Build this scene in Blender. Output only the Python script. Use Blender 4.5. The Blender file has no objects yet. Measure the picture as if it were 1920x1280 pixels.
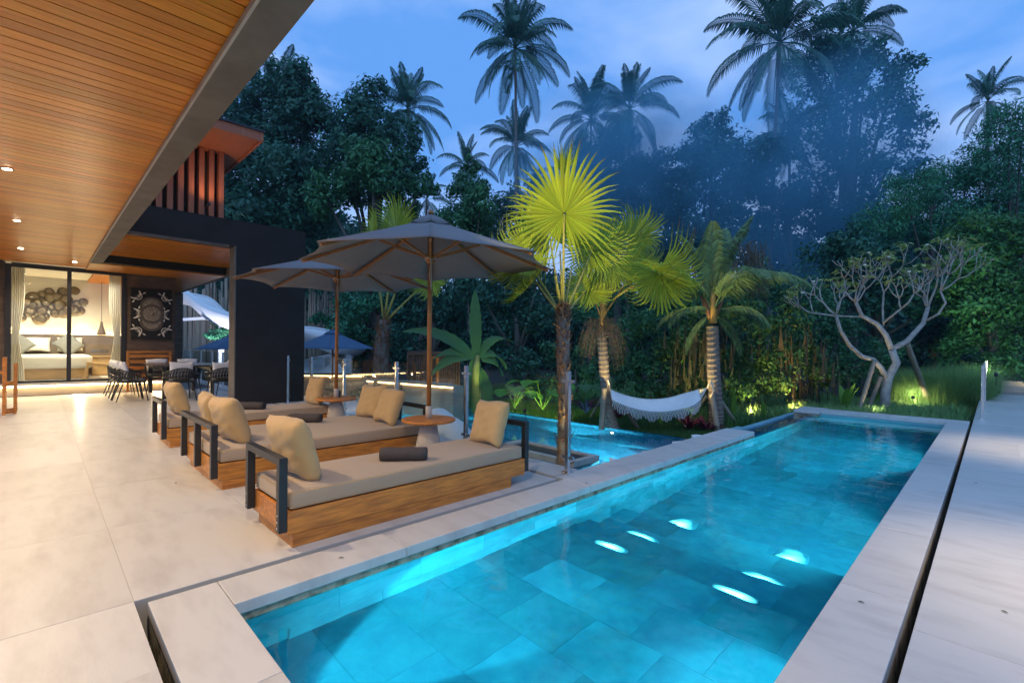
import bpy, math, random
import numpy as np
from mathutils import Vector, Matrix, Euler

random.seed(7)
RNG = np.random.default_rng(11)
S = bpy.context.scene
COL = S.collection
PI = math.pi

# ------------------------------------------------------------------ camera
CH = 1.25
YAW, PIT, ROL, FOC, CX, CY = 0.78995, -0.004, 0.01132, 893.9, 960.0, 653.5
F_ = Vector((-math.sin(YAW)*math.cos(PIT), math.cos(YAW)*math.cos(PIT), math.sin(PIT)))
R0 = Vector((math.cos(YAW), math.sin(YAW), 0)); U0 = R0.cross(F_)
R_ = R0*math.cos(ROL) + U0*math.sin(ROL)
U_ = -R0*math.sin(ROL) + U0*math.cos(ROL)
cam_d = bpy.data.cameras.new('camera'); cam = bpy.data.objects.new('camera', cam_d); COL.objects.link(cam)
cam.matrix_world = Matrix(((R_.x, U_.x, -F_.x, 0), (R_.y, U_.y, -F_.y, 0), (R_.z, U_.z, -F_.z, CH), (0, 0, 0, 1)))
cam_d.sensor_width = 36; cam_d.lens = FOC*36/1920
cam_d.shift_y = (CY-640)/1920
cam_d.clip_start = 0.05; cam_d.clip_end = 2000
S.camera = cam

def at(px, py, D):
    """point of the place seen at photo pixel (px, py), D metres ahead"""
    return Vector((0, 0, CH)) + (F_ + R_*((px-CX)/FOC) - U_*((py-CY)/FOC))*D

def onZ(px, py, z):
    d = at(px, py, 1)-Vector((0, 0, CH)); return Vector((0, 0, CH))+d*((z-CH)/d.z)
def onX(px, py, x):
    d = at(px, py, 1)-Vector((0, 0, CH)); return Vector((0, 0, CH))+d*(x/d.x)
def onY(px, py, y):
    d = at(px, py, 1)-Vector((0, 0, CH)); return Vector((0, 0, CH))+d*(y/d.y)

# ------------------------------------------------------------------ world: dusk sky
W = bpy.data.worlds.new('World'); S.world = W; W.use_nodes = True
nt = W.node_tree; nt.nodes.clear()
def N(t, **k):
    n = nt.nodes.new(t)
    for a, b in k.items(): setattr(n, a, b)
    return n
L = lambda a, b: nt.links.new(a, b)
out = N('ShaderNodeOutputWorld'); bg = N('ShaderNodeBackground')
sky = N('ShaderNodeTexSky'); sky.sky_type = 'NISHITA'; sky.sun_disc = False
SUN_EL, SUN_ROT = math.radians(3.0), math.radians(200)
sky.sun_elevation = SUN_EL; sky.sun_rotation = SUN_ROT; sky.air_density = 1.4; sky.dust_density = 0.4; sky.ozone_density = 3.0
tint = N('ShaderNodeMixRGB', blend_type='MULTIPLY'); tint.inputs[0].default_value = 1.0
tint.inputs[2].default_value = (0.55, 0.92, 1.35, 1)
L(sky.outputs[0], tint.inputs[1])
tc = N('ShaderNodeTexCoord'); mp = N('ShaderNodeMapping'); mp.inputs['Scale'].default_value = (1.0, 1.0, 2.6)
L(tc.outputs['Generated'], mp.inputs[0])
nz = N('ShaderNodeTexNoise'); nz.inputs['Scale'].default_value = 1.9; nz.inputs['Detail'].default_value = 6; nz.inputs['Roughness'].default_value = 0.52
nz.inputs['Distortion'].default_value = 0.5
L(mp.outputs[0], nz.inputs['Vector'])
cr = N('ShaderNodeValToRGB'); cr.color_ramp.elements[0].position = 0.40; cr.color_ramp.elements[1].position = 0.68
L(nz.outputs[0], cr.inputs[0])
mulf = N('ShaderNodeMath', operation='MULTIPLY'); mulf.inputs[1].default_value = 0.85
L(cr.outputs[0], mulf.inputs[0])
base = N('ShaderNodeMixRGB'); base.inputs[0].default_value = 0.80
base.inputs[2].default_value = (1.0, 2.75, 6.8, 1)
L(tint.outputs[0], base.inputs[1])
cl = N('ShaderNodeMixRGB'); cl.inputs[2].default_value = (3.4, 4.6, 7.2, 1)
L(mulf.outputs[0], cl.inputs[0]); L(base.outputs[0], cl.inputs[1])
L(cl.outputs[0], bg.inputs[0]); bg.inputs[1].default_value = 0.138
L(bg.outputs[0], out.inputs[0])

sd = bpy.data.lights.new('sun', 'SUN'); sun = bpy.data.objects.new('sun', sd); COL.objects.link(sun)
sd.energy = 0.7; sd.angle = math.radians(60); sd.color = (0.35, 0.62, 1.0)      # afterglow of the dusk sky, no real sun left
sun.rotation_euler = (math.radians(48), 0, math.radians(25))

S.view_settings.view_transform = 'Standard'; S.view_settings.look = 'None'
S.view_settings.exposure = 0.28; S.view_settings.gamma = 1.0
try: S.view_settings.use_curve_mapping = False
except Exception: pass
S.render.engine = 'CYCLES'
cy = S.cycles
cy.use_denoising = True
try: cy.denoiser = 'OPENIMAGEDENOISE'
except Exception: pass
cy.max_bounces = 8; cy.diffuse_bounces = 3; cy.glossy_bounces = 3; cy.transmission_bounces = 6; cy.transparent_max_bounces = 16
cy.sample_clamp_indirect = 4.0; cy.blur_glossy = 0.5
cy.use_light_tree = True

# ------------------------------------------------------------------ materials
def mat(name, c, rough=0.5, metal=0.0, var=0.0, vscale=3.0, bump=0.0, bscale=30.0, stretch=(1, 1, 1), c2=None,
        rand=0.0, island=0.0, emit=None, es=0.0, spec=0.5, coat=0.0, trans=0.0, ior=1.45, sheen=0.0, thr=(0.35, 0.65), detail=5):
    m = bpy.data.materials.new(name); m.use_nodes = True; t = m.node_tree; b = t.nodes['Principled BSDF']
    b.inputs['Roughness'].default_value = rough; b.inputs['Metallic'].default_value = metal
    b.inputs['Specular IOR Level'].default_value = spec; b.inputs['Coat Weight'].default_value = coat
    b.inputs['Transmission Weight'].default_value = trans; b.inputs['IOR'].default_value = ior
    if sheen: b.inputs['Sheen Weight'].default_value = sheen
    c = tuple(c)+(1,) if len(c) == 3 else c
    last = None
    nn = lambda ty: t.nodes.new(ty)
    co = nn('ShaderNodeTexCoord'); mpn = nn('ShaderNodeMapping'); mpn.inputs['Scale'].default_value = stretch
    oi = nn('ShaderNodeObjectInfo')
    addv = nn('ShaderNodeVectorMath'); addv.operation = 'MULTIPLY_ADD'
    addv.inputs[1].default_value = (37.0, 17.0, 23.0)
    t.links.new(oi.outputs['Random'], addv.inputs[0]); t.links.new(co.outputs['Object'], addv.inputs[2])
    t.links.new(addv.outputs[0], mpn.inputs[0])
    rgb = nn('ShaderNodeRGB'); rgb.outputs[0].default_value = c; last = rgb.outputs[0]
    if var > 0:
        n1 = nn('ShaderNodeTexNoise'); n1.inputs['Scale'].default_value = vscale; n1.inputs['Detail'].default_value = detail; n1.inputs['Roughness'].default_value = 0.6
        t.links.new(mpn.outputs[0], n1.inputs['Vector'])
        r = nn('ShaderNodeValToRGB'); r.color_ramp.elements[0].position = thr[0]; r.color_ramp.elements[1].position = thr[1]
        t.links.new(n1.outputs[0], r.inputs[0])
        mx = nn('ShaderNodeMixRGB'); mx.inputs[2].default_value = (tuple(c2)+(1,)) if c2 else tuple(x*0.55 for x in c[:3])+(1,)
        ml = nn('ShaderNodeMath'); ml.operation = 'MULTIPLY'; ml.inputs[1].default_value = var
        t.links.new(r.outputs[0], ml.inputs[0]); t.links.new(ml.outputs[0], mx.inputs[0]); t.links.new(last, mx.inputs[1]); last = mx.outputs[0]
    for amt, src in ((rand, 'obj'), (island, 'isl')):
        if amt > 0:
            hs = nn('ShaderNodeHueSaturation')
            if src == 'obj': s_ = oi.outputs['Random']
            else: g = nn('ShaderNodeNewGeometry'); s_ = g.outputs['Random Per Island']
            mr = nn('ShaderNodeMapRange'); mr.inputs[3].default_value = 1-amt; mr.inputs[4].default_value = 1+amt
            t.links.new(s_, mr.inputs[0]); t.links.new(mr.outputs[0], hs.inputs['Value'])
            mr2 = nn('ShaderNodeMapRange'); mr2.inputs[3].default_value = 0.5-amt*0.05; mr2.inputs[4].default_value = 0.5+amt*0.03
            mm = nn('ShaderNodeMath'); mm.operation = 'FRACT'; m3 = nn('ShaderNodeMath'); m3.operation = 'MULTIPLY'; m3.inputs[1].default_value = 7.3
            t.links.new(s_, m3.inputs[0]); t.links.new(m3.outputs[0], mm.inputs[0]); t.links.new(mm.outputs[0], mr2.inputs[0]); t.links.new(mr2.outputs[0], hs.inputs['Hue'])
            t.links.new(last, hs.inputs['Color']); last = hs.outputs[0]
    t.links.new(last, b.inputs['Base Color'])
    if bump > 0:
        n2 = nn('ShaderNodeTexNoise'); n2.inputs['Scale'].default_value = bscale; n2.inputs['Detail'].default_value = 4
        t.links.new(mpn.outputs[0], n2.inputs['Vector'])
        bp = nn('ShaderNodeBump'); bp.inputs['Strength'].default_value = bump; bp.inputs['Distance'].default_value = 0.01
        t.links.new(n2.outputs[0], bp.inputs['Height']); t.links.new(bp.outputs[0], b.inputs['Normal'])
        # a little roughness variation too
        mr = nn('ShaderNodeMapRange'); mr.inputs[3].default_value = max(0.02, rough-0.1); mr.inputs[4].default_value = min(1, rough+0.1)
        t.links.new(n2.outputs[0], mr.inputs[0]); t.links.new(mr.outputs[0], b.inputs['Roughness'])
    if emit:
        b.inputs['Emission Color'].default_value = tuple(emit)+(1,); b.inputs['Emission Strength'].default_value = es
    return m

def leafmat(name, c, c2, rough=0.5, island=0.35, trans=0.25):
    m = mat(name, c, rough, var=0.8, vscale=0.55, c2=c2, island=island, spec=0.35)
    t = m.node_tree; b = t.nodes['Principled BSDF']; o = t.nodes['Material Output']
    tr = t.nodes.new('ShaderNodeBsdfTranslucent'); mx = t.nodes.new('ShaderNodeMixShader'); mx.inputs[0].default_value = trans
    src = b.inputs['Base Color'].links[0].from_socket
    t.links.new(src, tr.inputs[0]); t.links.new(b.outputs[0], mx.inputs[1]); t.links.new(tr.outputs[0], mx.inputs[2]); t.links.new(mx.outputs[0], o.inputs[0])
    return m

M = {}
M['stone'] = mat('pale_limestone', (0.55, 0.525, 0.485), 0.38, var=0.75, vscale=2.3, c2=(0.375, 0.34, 0.315), bump=0.05, bscale=45, rand=0.06, stretch=(1, 3.2, 1), thr=(0.46, 0.80), detail=9)
M['stone_side'] = mat('weathered_limestone', (0.36, 0.31, 0.22), 0.75, var=0.9, vscale=9, c2=(0.10, 0.09, 0.05), bump=0.4, bscale=60, thr=(0.45, 0.62))
M['grout'] = mat('pale_grout', (0.40, 0.38, 0.35), 0.9)
M['slot'] = mat('dark_channel_stone', (0.05, 0.045, 0.04), 0.9, var=0.5, bump=0.3)
M['pooltile'] = mat('green_grey_pool_stone', (0.17, 0.38, 0.42), 0.5, var=0.8, vscale=5, c2=(0.08, 0.22, 0.28), rand=0.24, detail=8, bump=0.1, stretch=(1, 1, 1))
M['poolgrout'] = mat('pool_grout', (0.17, 0.38, 0.42), 0.9)
M['teak'] = mat('oiled_teak', (0.62, 0.24, 0.035), 0.42, var=0.75, vscale=7, c2=(0.24, 0.085, 0.02), bump=0.1, bscale=60, stretch=(6, 0.7, 6), rand=0.08)
M['teak_pole'] = mat('teak_pole', (0.40, 0.17, 0.05), 0.45, var=0.6, vscale=8, c2=(0.22, 0.08, 0.02), bump=0.08, stretch=(5, 5, 0.5))
M['ceilwood'] = mat('ceiling_timber', (0.68, 0.245, 0.016), 0.30, spec=0.25, var=0.6, vscale=5, c2=(0.38, 0.11, 0.010), bump=0.06, bscale=40, stretch=(8, 0.5, 8), rand=0.16)
M['fin'] = mat('red_timber_fin', (0.44, 0.13, 0.055), 0.6, var=0.5, vscale=5, c2=(0.28, 0.07, 0.03), stretch=(6, 6, 0.5))
M['black'] = mat('dark_gap', (0.012, 0.011, 0.010), 0.8)
M['blackmetal'] = mat('black_powder_coated_metal', (0.022, 0.021, 0.02), 0.42, bump=0.05, bscale=200)
M['concrete'] = mat('board_concrete', (0.17, 0.145, 0.115), 0.8, var=0.8, vscale=3, c2=(0.11, 0.09, 0.07), bump=0.25, bscale=30)
M['darkwall'] = mat('dark_slate_cladding', (0.022, 0.016, 0.013), 0.7, spec=0.22, var=0.5, vscale=2, c2=(0.03, 0.027, 0.028), bump=0.08, bscale=60)
M['brownwall'] = mat('smoked_timber_wall', (0.15, 0.095, 0.06), 0.7, var=0.8, vscale=3, c2=(0.06, 0.038, 0.025), bump=0.2, stretch=(1, 1, 4))
M['cushion'] = mat('taupe_cushion_fabric', (0.38, 0.28, 0.185), 0.9, bump=0.25, bscale=260, sheen=0.2, var=0.25, vscale=5, c2=(0.36, 0.255, 0.145))
M['pillow'] = mat('ochre_taupe_pillow_fabric', (0.50, 0.325, 0.14), 0.9, bump=0.25, bscale=240, sheen=0.2, var=0.2, vscale=8)
M['towel'] = mat('charcoal_towel', (0.075, 0.06, 0.055), 0.95, bump=0.6, bscale=300, var=0.3, vscale=20)
M['canopy'] = mat('grey_taupe_canvas', (0.21, 0.19, 0.185), 0.85, bump=0.12, bscale=180, var=0.25, vscale=2)
M['bluecanopy'] = mat('blue_grey_canvas', (0.06, 0.13, 0.22), 0.85, bump=0.1, bscale=160)
M['steel'] = mat('brushed_steel', (0.62, 0.60, 0.57), 0.22, metal=1.0, bump=0.03, bscale=100, stretch=(1, 1, 0.1))
M['white'] = mat('white_paint', (0.74, 0.74, 0.74), 0.5, var=0.1)
M['whitefab'] = mat('white_fabric', (0.74, 0.73, 0.72), 0.9, bump=0.2, bscale=120, var=0.15, vscale=6)
M['cream'] = mat('cream_plaster', (0.74, 0.69, 0.60), 0.85, var=0.1, bump=0.05)
M['linen'] = mat('white_bed_linen', (0.72, 0.68, 0.60), 0.9, bump=0.2, bscale=40, var=0.1)
M['greyfab'] = mat('grey_fabric', (0.20, 0.20, 0.18), 0.9, bump=0.2, bscale=200)
M['headboard'] = mat('grey_brown_panel', (0.20, 0.15, 0.11), 0.6, var=0.5, vscale=3)
M['lightwood'] = mat('light_oak', (0.50, 0.31, 0.13), 0.5, var=0.5, vscale=5, stretch=(5, 1, 5))
M['tabletop'] = mat('dark_stone_table_top', (0.045, 0.042, 0.045), 0.22, var=0.5, vscale=12)
M['cord'] = mat('black_woven_cord', (0.03, 0.028, 0.026), 0.75, bump=0.3, bscale=150)
M['pedestal'] = mat('pale_concrete', (0.48, 0.43, 0.37), 0.8, var=0.3, bump=0.15)
M['led'] = mat('warm_led_strip', (1, 0.9, 0.7), 0.5, emit=(1.0, 0.66, 0.28), es=14)
M['led2'] = mat('soft_led_strip', (1, 0.9, 0.7), 0.5, emit=(1.0, 0.62, 0.25), es=6)
M['gardenwall'] = mat('beige_render_wall', (.30, .255, .20), .8, var=.4, bump=.1)
M['lens'] = mat('downlight_lens', (1, 0.9, 0.7), 0.5, emit=(1.0, 0.82, 0.55), es=60)
M['poolled'] = mat('pool_lamp_lens', (1, 1, 1), 0.4, emit=(0.75, 0.95, 1.0), es=9)
M['rope'] = mat('cream_rope', (0.62, 0.55, 0.45), 0.9, bump=0.4, bscale=120)
M['bamboo'] = mat('grey_bamboo', (0.27, 0.22, 0.16), 0.65, var=0.6, vscale=6, rand=0.3, stretch=(4, 4, 0.6))
M['barkpalm'] = mat('ringed_palm_bark', (0.20, 0.155, 0.125), 0.9, var=0.7, vscale=6, bump=0.6, bscale=25, stretch=(1, 1, 3))
M['husk'] = mat('brown_palm_fibre', (0.23, 0.12, 0.06), 0.9, var=0.7, vscale=12, island=0.35)
M['bark'] = mat('grey_bark', (0.11, 0.10, 0.085), 0.9, var=0.6, vscale=5, bump=0.5, bscale=20)
M['frangbark'] = mat('pale_grey_bark', (0.40, 0.37, 0.32), 0.8, var=0.7, vscale=9, c2=(0.20, 0.165, 0.14), bump=0.35, bscale=40)
M['soil'] = mat('dark_soil', (0.035, 0.03, 0.02), 0.95, var=0.6, bump=0.5, bscale=8)
M['leafA'] = leafmat('dark_tree_foliage', (0.045, 0.165, 0.10), (0.018, 0.085, 0.062))
M['leafB'] = leafmat('mid_green_foliage', (0.065, 0.22, 0.085), (0.025, 0.11, 0.055))
M['leafC'] = leafmat('feathery_foliage', (0.06, 0.26, 0.13), (0.03, 0.14, 0.08))
M['leafD'] = leafmat('bright_bush_foliage', (0.09, 0.27, 0.07), (0.025, 0.09, 0.03))
M['hedge'] = leafmat('hedge_foliage', (0.10, 0.22, 0.04), (0.035, 0.11, 0.035), island=0.5)
M['coco'] = leafmat('coconut_frond', (0.05, 0.16, 0.11), (0.03, 0.10, 0.075), trans=0.2)
M['youngcoco'] = leafmat('young_coconut_frond', (0.17, 0.26, 0.09), (0.09, 0.17, 0.08), trans=0.3)
M['dryfrond'] = leafmat('dry_frond', (0.20, 0.15, 0.09), (0.12, 0.09, 0.06), trans=0.2)
M['fan'] = leafmat('fan_palm_leaf', (0.34, 0.40, 0.03), (0.22, 0.30, 0.03), island=0.25, trans=0.35)
_t = M['fan'].node_tree; _n = _t.nodes.new; _b = _t.nodes['Principled BSDF']; _c = _n('ShaderNodeTexCoord'); _l = _n('ShaderNodeVectorMath'); _l.operation = 'LENGTH'; _m = _n('ShaderNodeMapRange'); _m.inputs[1].default_value = .93; _m.inputs[2].default_value = 1.12; _x = _n('ShaderNodeMixRGB'); _x.inputs[2].default_value = (.22, .12, .04, 1)
_src = _b.inputs['Base Color'].links[0].from_socket; _t.links.new(_c.outputs['Object'], _l.inputs[0]); _t.links.new(_l.outputs['Value'], _m.inputs[0]); _t.links.new(_m.outputs[0], _x.inputs[0]); _t.links.new(_src, _x.inputs[1]); _t.links.new(_x.outputs[0], _b.inputs['Base Color'])
for _q in _t.nodes:
    if _q.type == 'BSDF_TRANSLUCENT': _t.links.new(_x.outputs[0], _q.inputs[0])
M['petiole'] = mat('yellow_green_stalk', (0.30, 0.27, 0.06), 0.55, var=0.4)
M['orangestalk'] = mat('orange_coconut_stalk', (0.50, 0.27, 0.06), 0.55, var=0.4)
M['banana'] = leafmat('banana_leaf', (0.07, 0.17, 0.05), (0.04, 0.12, 0.05), island=0.2, trans=0.35)
M['lime'] = leafmat('lime_plant_leaf', (0.14, 0.30, 0.03), (0.08, 0.2, 0.03), island=0.3, trans=0.3)
M['grass'] = leafmat('fine_grass', (0.22, 0.38, 0.12), (0.12, 0.26, 0.09), island=0.4, trans=0.3)
M['lawn'] = leafmat('lawn_grass', (0.05, 0.13, 0.025), (0.03, 0.09, 0.02), island=0.4, trans=0.2)
M['frangleaf'] = leafmat('frangipani_leaf', (0.34, 0.42, 0.10), (0.16, 0.28, 0.12), island=0.35, trans=0.3)
M['cordyline'] = leafmat('burgundy_leaf', (0.13, 0.02, 0.03), (0.05, 0.015, 0.02), island=0.5, trans=0.2)
M['vine'] = leafmat('dry_vine', (0.10, 0.075, 0.03), (0.04, 0.05, 0.02), island=0.5, trans=0.1)
M['sheer'] = leafmat('sheer_curtain', (0.72, 0.68, 0.60), (0.66, 0.62, 0.54), island=0, trans=0.6)
M['petal'] = mat('white_petal', (0.75, 0.72, 0.6), 0.7)
M['glazing'] = None
def glassmat(name, tintc=(1, 1, 1), refl=0.06):
    m = bpy.data.materials.new(name); m.use_nodes = True; t = m.node_tree; t.nodes.clear()
    o = t.nodes.new('ShaderNodeOutputMaterial'); tr = t.nodes.new('ShaderNodeBsdfTransparent'); tr.inputs[0].default_value = tuple(tintc)+(1,)
    gl = t.nodes.new('ShaderNodeBsdfGlossy'); gl.inputs['Roughness'].default_value = 0.01
    fr = t.nodes.new('ShaderNodeFresnel'); ge = t.nodes.new('ShaderNodeNewGeometry'); io = t.nodes.new('ShaderNodeMapRange')
    io.inputs[3].default_value = 1.40; io.inputs[4].default_value = 1/1.40
    t.links.new(ge.outputs['Backfacing'], io.inputs[0]); t.links.new(io.outputs[0], fr.inputs[0])
    mx = t.nodes.new('ShaderNodeMixShader'); t.links.new(fr.outputs[0], mx.inputs[0]); t.links.new(tr.outputs[0], mx.inputs[1]); t.links.new(gl.outputs[0], mx.inputs[2])
    t.links.new(mx.outputs[0], o.inputs[0]); return m
M['glass'] = glassmat('clear_glass', (0.93, 0.97, 0.95))
def watermat(name, tintc, bumpd=0.02, scale=2.2, rough=0.0):
    m = bpy.data.materials.new(name); m.use_nodes = True; t = m.node_tree; t.nodes.clear()
    o = t.nodes.new('ShaderNodeOutputMaterial')
    rf = t.nodes.new('ShaderNodeBsdfRefraction'); rf.inputs['Color'].default_value = tuple(tintc)+(1,); rf.inputs['IOR'].default_value = 1.33; rf.inputs['Roughness'].default_value = rough
    gl = t.nodes.new('ShaderNodeBsdfGlossy'); gl.inputs['Roughness'].default_value = 0.03
    fr = t.nodes.new('ShaderNodeFresnel'); fr.inputs[0].default_value = 1.33
    nzn = t.nodes.new('ShaderNodeTexNoise'); nzn.inputs['Scale'].default_value = scale; nzn.inputs['Detail'].default_value = 2
    co = t.nodes.new('ShaderNodeTexCoord'); t.links.new(co.outputs['Object'], nzn.inputs['Vector'])
    bp = t.nodes.new('ShaderNodeBump'); bp.inputs['Strength'].default_value = 0.25; bp.inputs['Distance'].default_value = bumpd
    t.links.new(nzn.outputs[0], bp.inputs['Height'])
    for n in (rf, gl, fr): t.links.new(bp.outputs[0], n.inputs['Normal'])
    mx = t.nodes.new('ShaderNodeMixShader'); t.links.new(fr.outputs[0], mx.inputs[0]); t.links.new(rf.outputs[0], mx.inputs[1]); t.links.new(gl.outputs[0], mx.inputs[2])
    t.links.new(mx.outputs[0], o.inputs[0]); return m
M['water'] = watermat('pool_water', (0.07, 0.67, 0.84), 0.035, 3.2, 0.03)
M['water2'] = watermat('lower_pool_water', (0.16, 0.66, 0.90))

# ------------------------------------------------------------------ mesh helpers
class MB:
    def __init__(s): s.v = []; s.f = []; s.sm = []
    def add(s, vs, fs, smooth=False):
        o = len(s.v); s.v.extend([tuple(v) for v in vs]); s.f.extend([tuple(i+o for i in f) for f in fs]); s.sm.extend([smooth]*len(fs)); return s
    def box(s, x0, x1, y0, y1, z0, z1):
        vs = [(x0, y0, z0), (x1, y0, z0), (x1, y1, z0), (x0, y1, z0), (x0, y0, z1), (x1, y0, z1), (x1, y1, z1), (x0, y1, z1)]
        return s.add(vs, [(0, 3, 2, 1), (4, 5, 6, 7), (0, 1, 5, 4), (1, 2, 6, 5), (2, 3, 7, 6), (3, 0, 4, 7)])
    def tube(s, path, radii, n=8, caps=True, smooth=True):
        path = [Vector(p) for p in path]
        if not hasattr(radii, '__len__'): radii = [radii]*len(path)
        prev = None; vs = []
        for i, p in enumerate(path):
            d = (path[min(i+1, len(path)-1)]-path[max(i-1, 0)])
            d = d.normalized() if d.length > 1e-9 else Vector((0, 0, 1))
            if prev is None:
                a = Vector((0, 0, 1)) if abs(d.z) < 0.9 else Vector((1, 0, 0)); u = d.cross(a).normalized()
            else:
                u = (prev-d*prev.dot(d)); u = u.normalized() if u.length > 1e-6 else d.orthogonal().normalized()
            prev = u; w = d.cross(u)
            for k in range(n):
                a = 2*PI*k/n; vs.append(p+(u*math.cos(a)+w*math.sin(a))*radii[i])
        fs = []
        for i in range(len(path)-1):
            for k in range(n):
                fs.append((i*n+k, i*n+(k+1) % n, (i+1)*n+(k+1) % n, (i+1)*n+k))
        s.add(vs, fs, smooth)
        if caps:
            o = len(s.v)-len(vs)
            s.f.append(tuple(o+k for k in reversed(range(n)))); s.sm.append(False)
            s.f.append(tuple(o+(len(path)-1)*n+k for k in range(n))); s.sm.append(False)
        return s
    def bar(s, a, b, w, h=None):
        """rectangular bar from a to b"""
        h = h or w; a = Vector(a); b = Vector(b); d = (b-a).normalized()
        up = Vector((0, 0, 1)) if abs(d.z) < 0.95 else Vector((1, 0, 0)); u = d.cross(up).normalized()*w/2; v = u.cross(d).normalized()*h/2
        vs = [a-u-v, a+u-v, a+u+v, a-u+v, b-u-v, b+u-v, b+u+v, b-u+v]
        return s.add(vs, [(0, 1, 2, 3), (7, 6, 5, 4), (0, 4, 5, 1), (1, 5, 6, 2), (2, 6, 7, 3), (3, 7, 4, 0)])
    def lathe(s, prof, c=(0, 0, 0), n=24, smooth=True):
        vs = []; c = Vector(c)
        for r, z in prof:
            for k in range(n): a = 2*PI*k/n; vs.append((c.x+r*math.cos(a), c.y+r*math.sin(a), c.z+z))
        fs = [(i*n+k, i*n+(k+1) % n, (i+1)*n+(k+1) % n, (i+1)*n+k) for i in range(len(prof)-1) for k in range(n)]
        s.add(vs, fs, smooth)
        o = len(s.v)-len(vs)
        s.f.append(tuple(o+k for k in reversed(range(n)))); s.sm.append(False)
        s.f.append(tuple(o+(len(prof)-1)*n+k for k in range(n))); s.sm.append(False)
        return s
    def mesh(s, name, m):
        me = bpy.data.meshes.new(name); me.from_pydata(s.v, [], s.f); me.materials.append(m)
        me.polygons.foreach_set('use_smooth', s.sm); me.update(); return me
    def build(s, name, m, parent=None, bevel=0, segs=2, smooth=False):
        o = bpy.data.objects.new(name, s.mesh(name, m)); COL.objects.link(o)
        if parent: o.parent = parent
        if bevel:
            b = o.modifiers.new('bevel', 'BEVEL'); b.width = bevel; b.segments = segs; b.limit_method = 'ANGLE'; b.angle_limit = 0.6
            if smooth:
                for p in o.data.polygons: p.use_smooth = True
        return o

def obj(name, me, parent=None):
    o = bpy.data.objects.new(name, me); COL.objects.link(o)
    if parent: o.parent = parent
    return o
def tag(o, label=None, cat=None, group=None, kind=None):
    if label: o['label'] = label
    if cat: o['category'] = cat
    if group: o['group'] = group
    if kind: o['kind'] = kind
    return o
def empty(name, loc=(0, 0, 0), rz=0, label=None, cat=None, group=None, kind=None):
    o = bpy.data.objects.new(name, None); COL.objects.link(o); o.location = loc; o.rotation_euler = (0, 0, rz); o.empty_display_size = 0.1
    return tag(o, label, cat, group, kind)
def copy_tree(o, parent=None):
    c = o.copy(); COL.objects.link(c); c.parent = parent
    for ch in list(o.children): copy_tree(ch, c)
    return c
def npmesh(name, V, Fq, m, smooth=False):
    """fast mesh from arrays: V (n,3), Fq (k,4) or (k,3)"""
    me = bpy.data.meshes.new(name); k, c = Fq.shape
    me.vertices.add(len(V)); me.vertices.foreach_set('co', V.astype(np.float32).ravel())
    me.loops.add(k*c); me.loops.foreach_set('vertex_index', Fq.astype(np.int32).ravel())
    me.polygons.add(k); me.polygons.foreach_set('loop_start', np.arange(0, k*c, c, dtype=np.int32))
    me.materials.append(m); me.update(calc_edges=True)
    if smooth: me.polygons.foreach_set('use_smooth', np.ones(k, bool))
    return me
def lamp(name, loc, target, energy, color, size=0.03, angle=60, blend=0.5, parent=None, kind='SPOT'):
    d = bpy.data.lights.new(name, kind); d.energy = energy; d.color = color; d.shadow_soft_size = size
    if kind == 'SPOT': d.spot_size = math.radians(angle); d.spot_blend = blend
    o = bpy.data.objects.new(name, d); COL.objects.link(o); o.location = loc
    if target is not None:
        o.rotation_euler = (Vector(target)-Vector(loc)).to_track_quat('-Z', 'Y').to_euler()
    if parent: o.parent = parent
    return o
WARM = (1.0, 0.77, 0.50); YEL = (1.0, 0.78, 0.30); CYAN = (0.55, 0.90, 1.0)

# ================================================================== SETTING
# ---- ground with openings for the two pools
def rects(mb, rs, z):
    for x0, x1, y0, y1 in rs: mb.add([(x0, y0, z), (x1, y0, z), (x1, y1, z), (x0, y1, z)], [(0, 1, 2, 3)])
g = MB(); rects(g, [(-400, -3.15, 8.72, 400), (-3.15, -0.2, 12.2, 400), (-0.2, 400, -400, 400), (-400, -11.0, 4.0, 8.72), (-400, -3.15, -400, 4.0), (-3.15, -0.2, -400, 0.2)], -0.55)
ground = tag(g.build('ground', M['soil']), kind='structure')

# ---- terrace decks, slab by slab
def deck(name, regions, z0, dx=1.2, dy=0.8, gap=0.002, body=-0.0235, off=0.0):
    root = MB()
    for x0, x1, y0, y1 in regions: root.box(x0, x1, y0, y1, -0.55, body+0.02)
    r = tag(root.build(name, M['grout']), kind='structure')
    cache = {}
    for x0, x1, y0, y1 in regions:
        ny = max(1, round((y1-y0)/dy)); ey = (y1-y0)/ny
        for j in range(ny):
            nx = max(1, round((x1-x0)/dx)); ex = (x1-x0)/nx
            cuts = [x0+i*ex for i in range(nx+1)]
            if j % 2 and nx > 1: cuts = [x0]+[x0+(i+0.5)*ex for i in range(nx)]+[x1]
            for a, b in zip(cuts[:-1], cuts[1:]):
                w, h = b-a-gap, ey-gap; k = (round(w, 3), round(h, 3))
                if k not in cache: cache[k] = MB().box(-w/2, w/2, -h/2, h/2, -0.04, 0.0).mesh('stone_slab', M['stone'])
                o = obj('stone_slab', cache[k], r); o.location = ((a+b)/2, y0+(j+.5)*ey, z0+random.uniform(-.0008, .0008))
    return r
deck('terrace', [(-15.42, -2.91, 0.33, 3.5), (-15.42, -2.91, -3.6, 0.33), (-2.91, -0.24, -1.6, 0.33)], 0)
deck('walkway', [(-0.24, 3.6, -1.6, 20.4)], 0, dx=0.96, dy=1.1)
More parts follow.
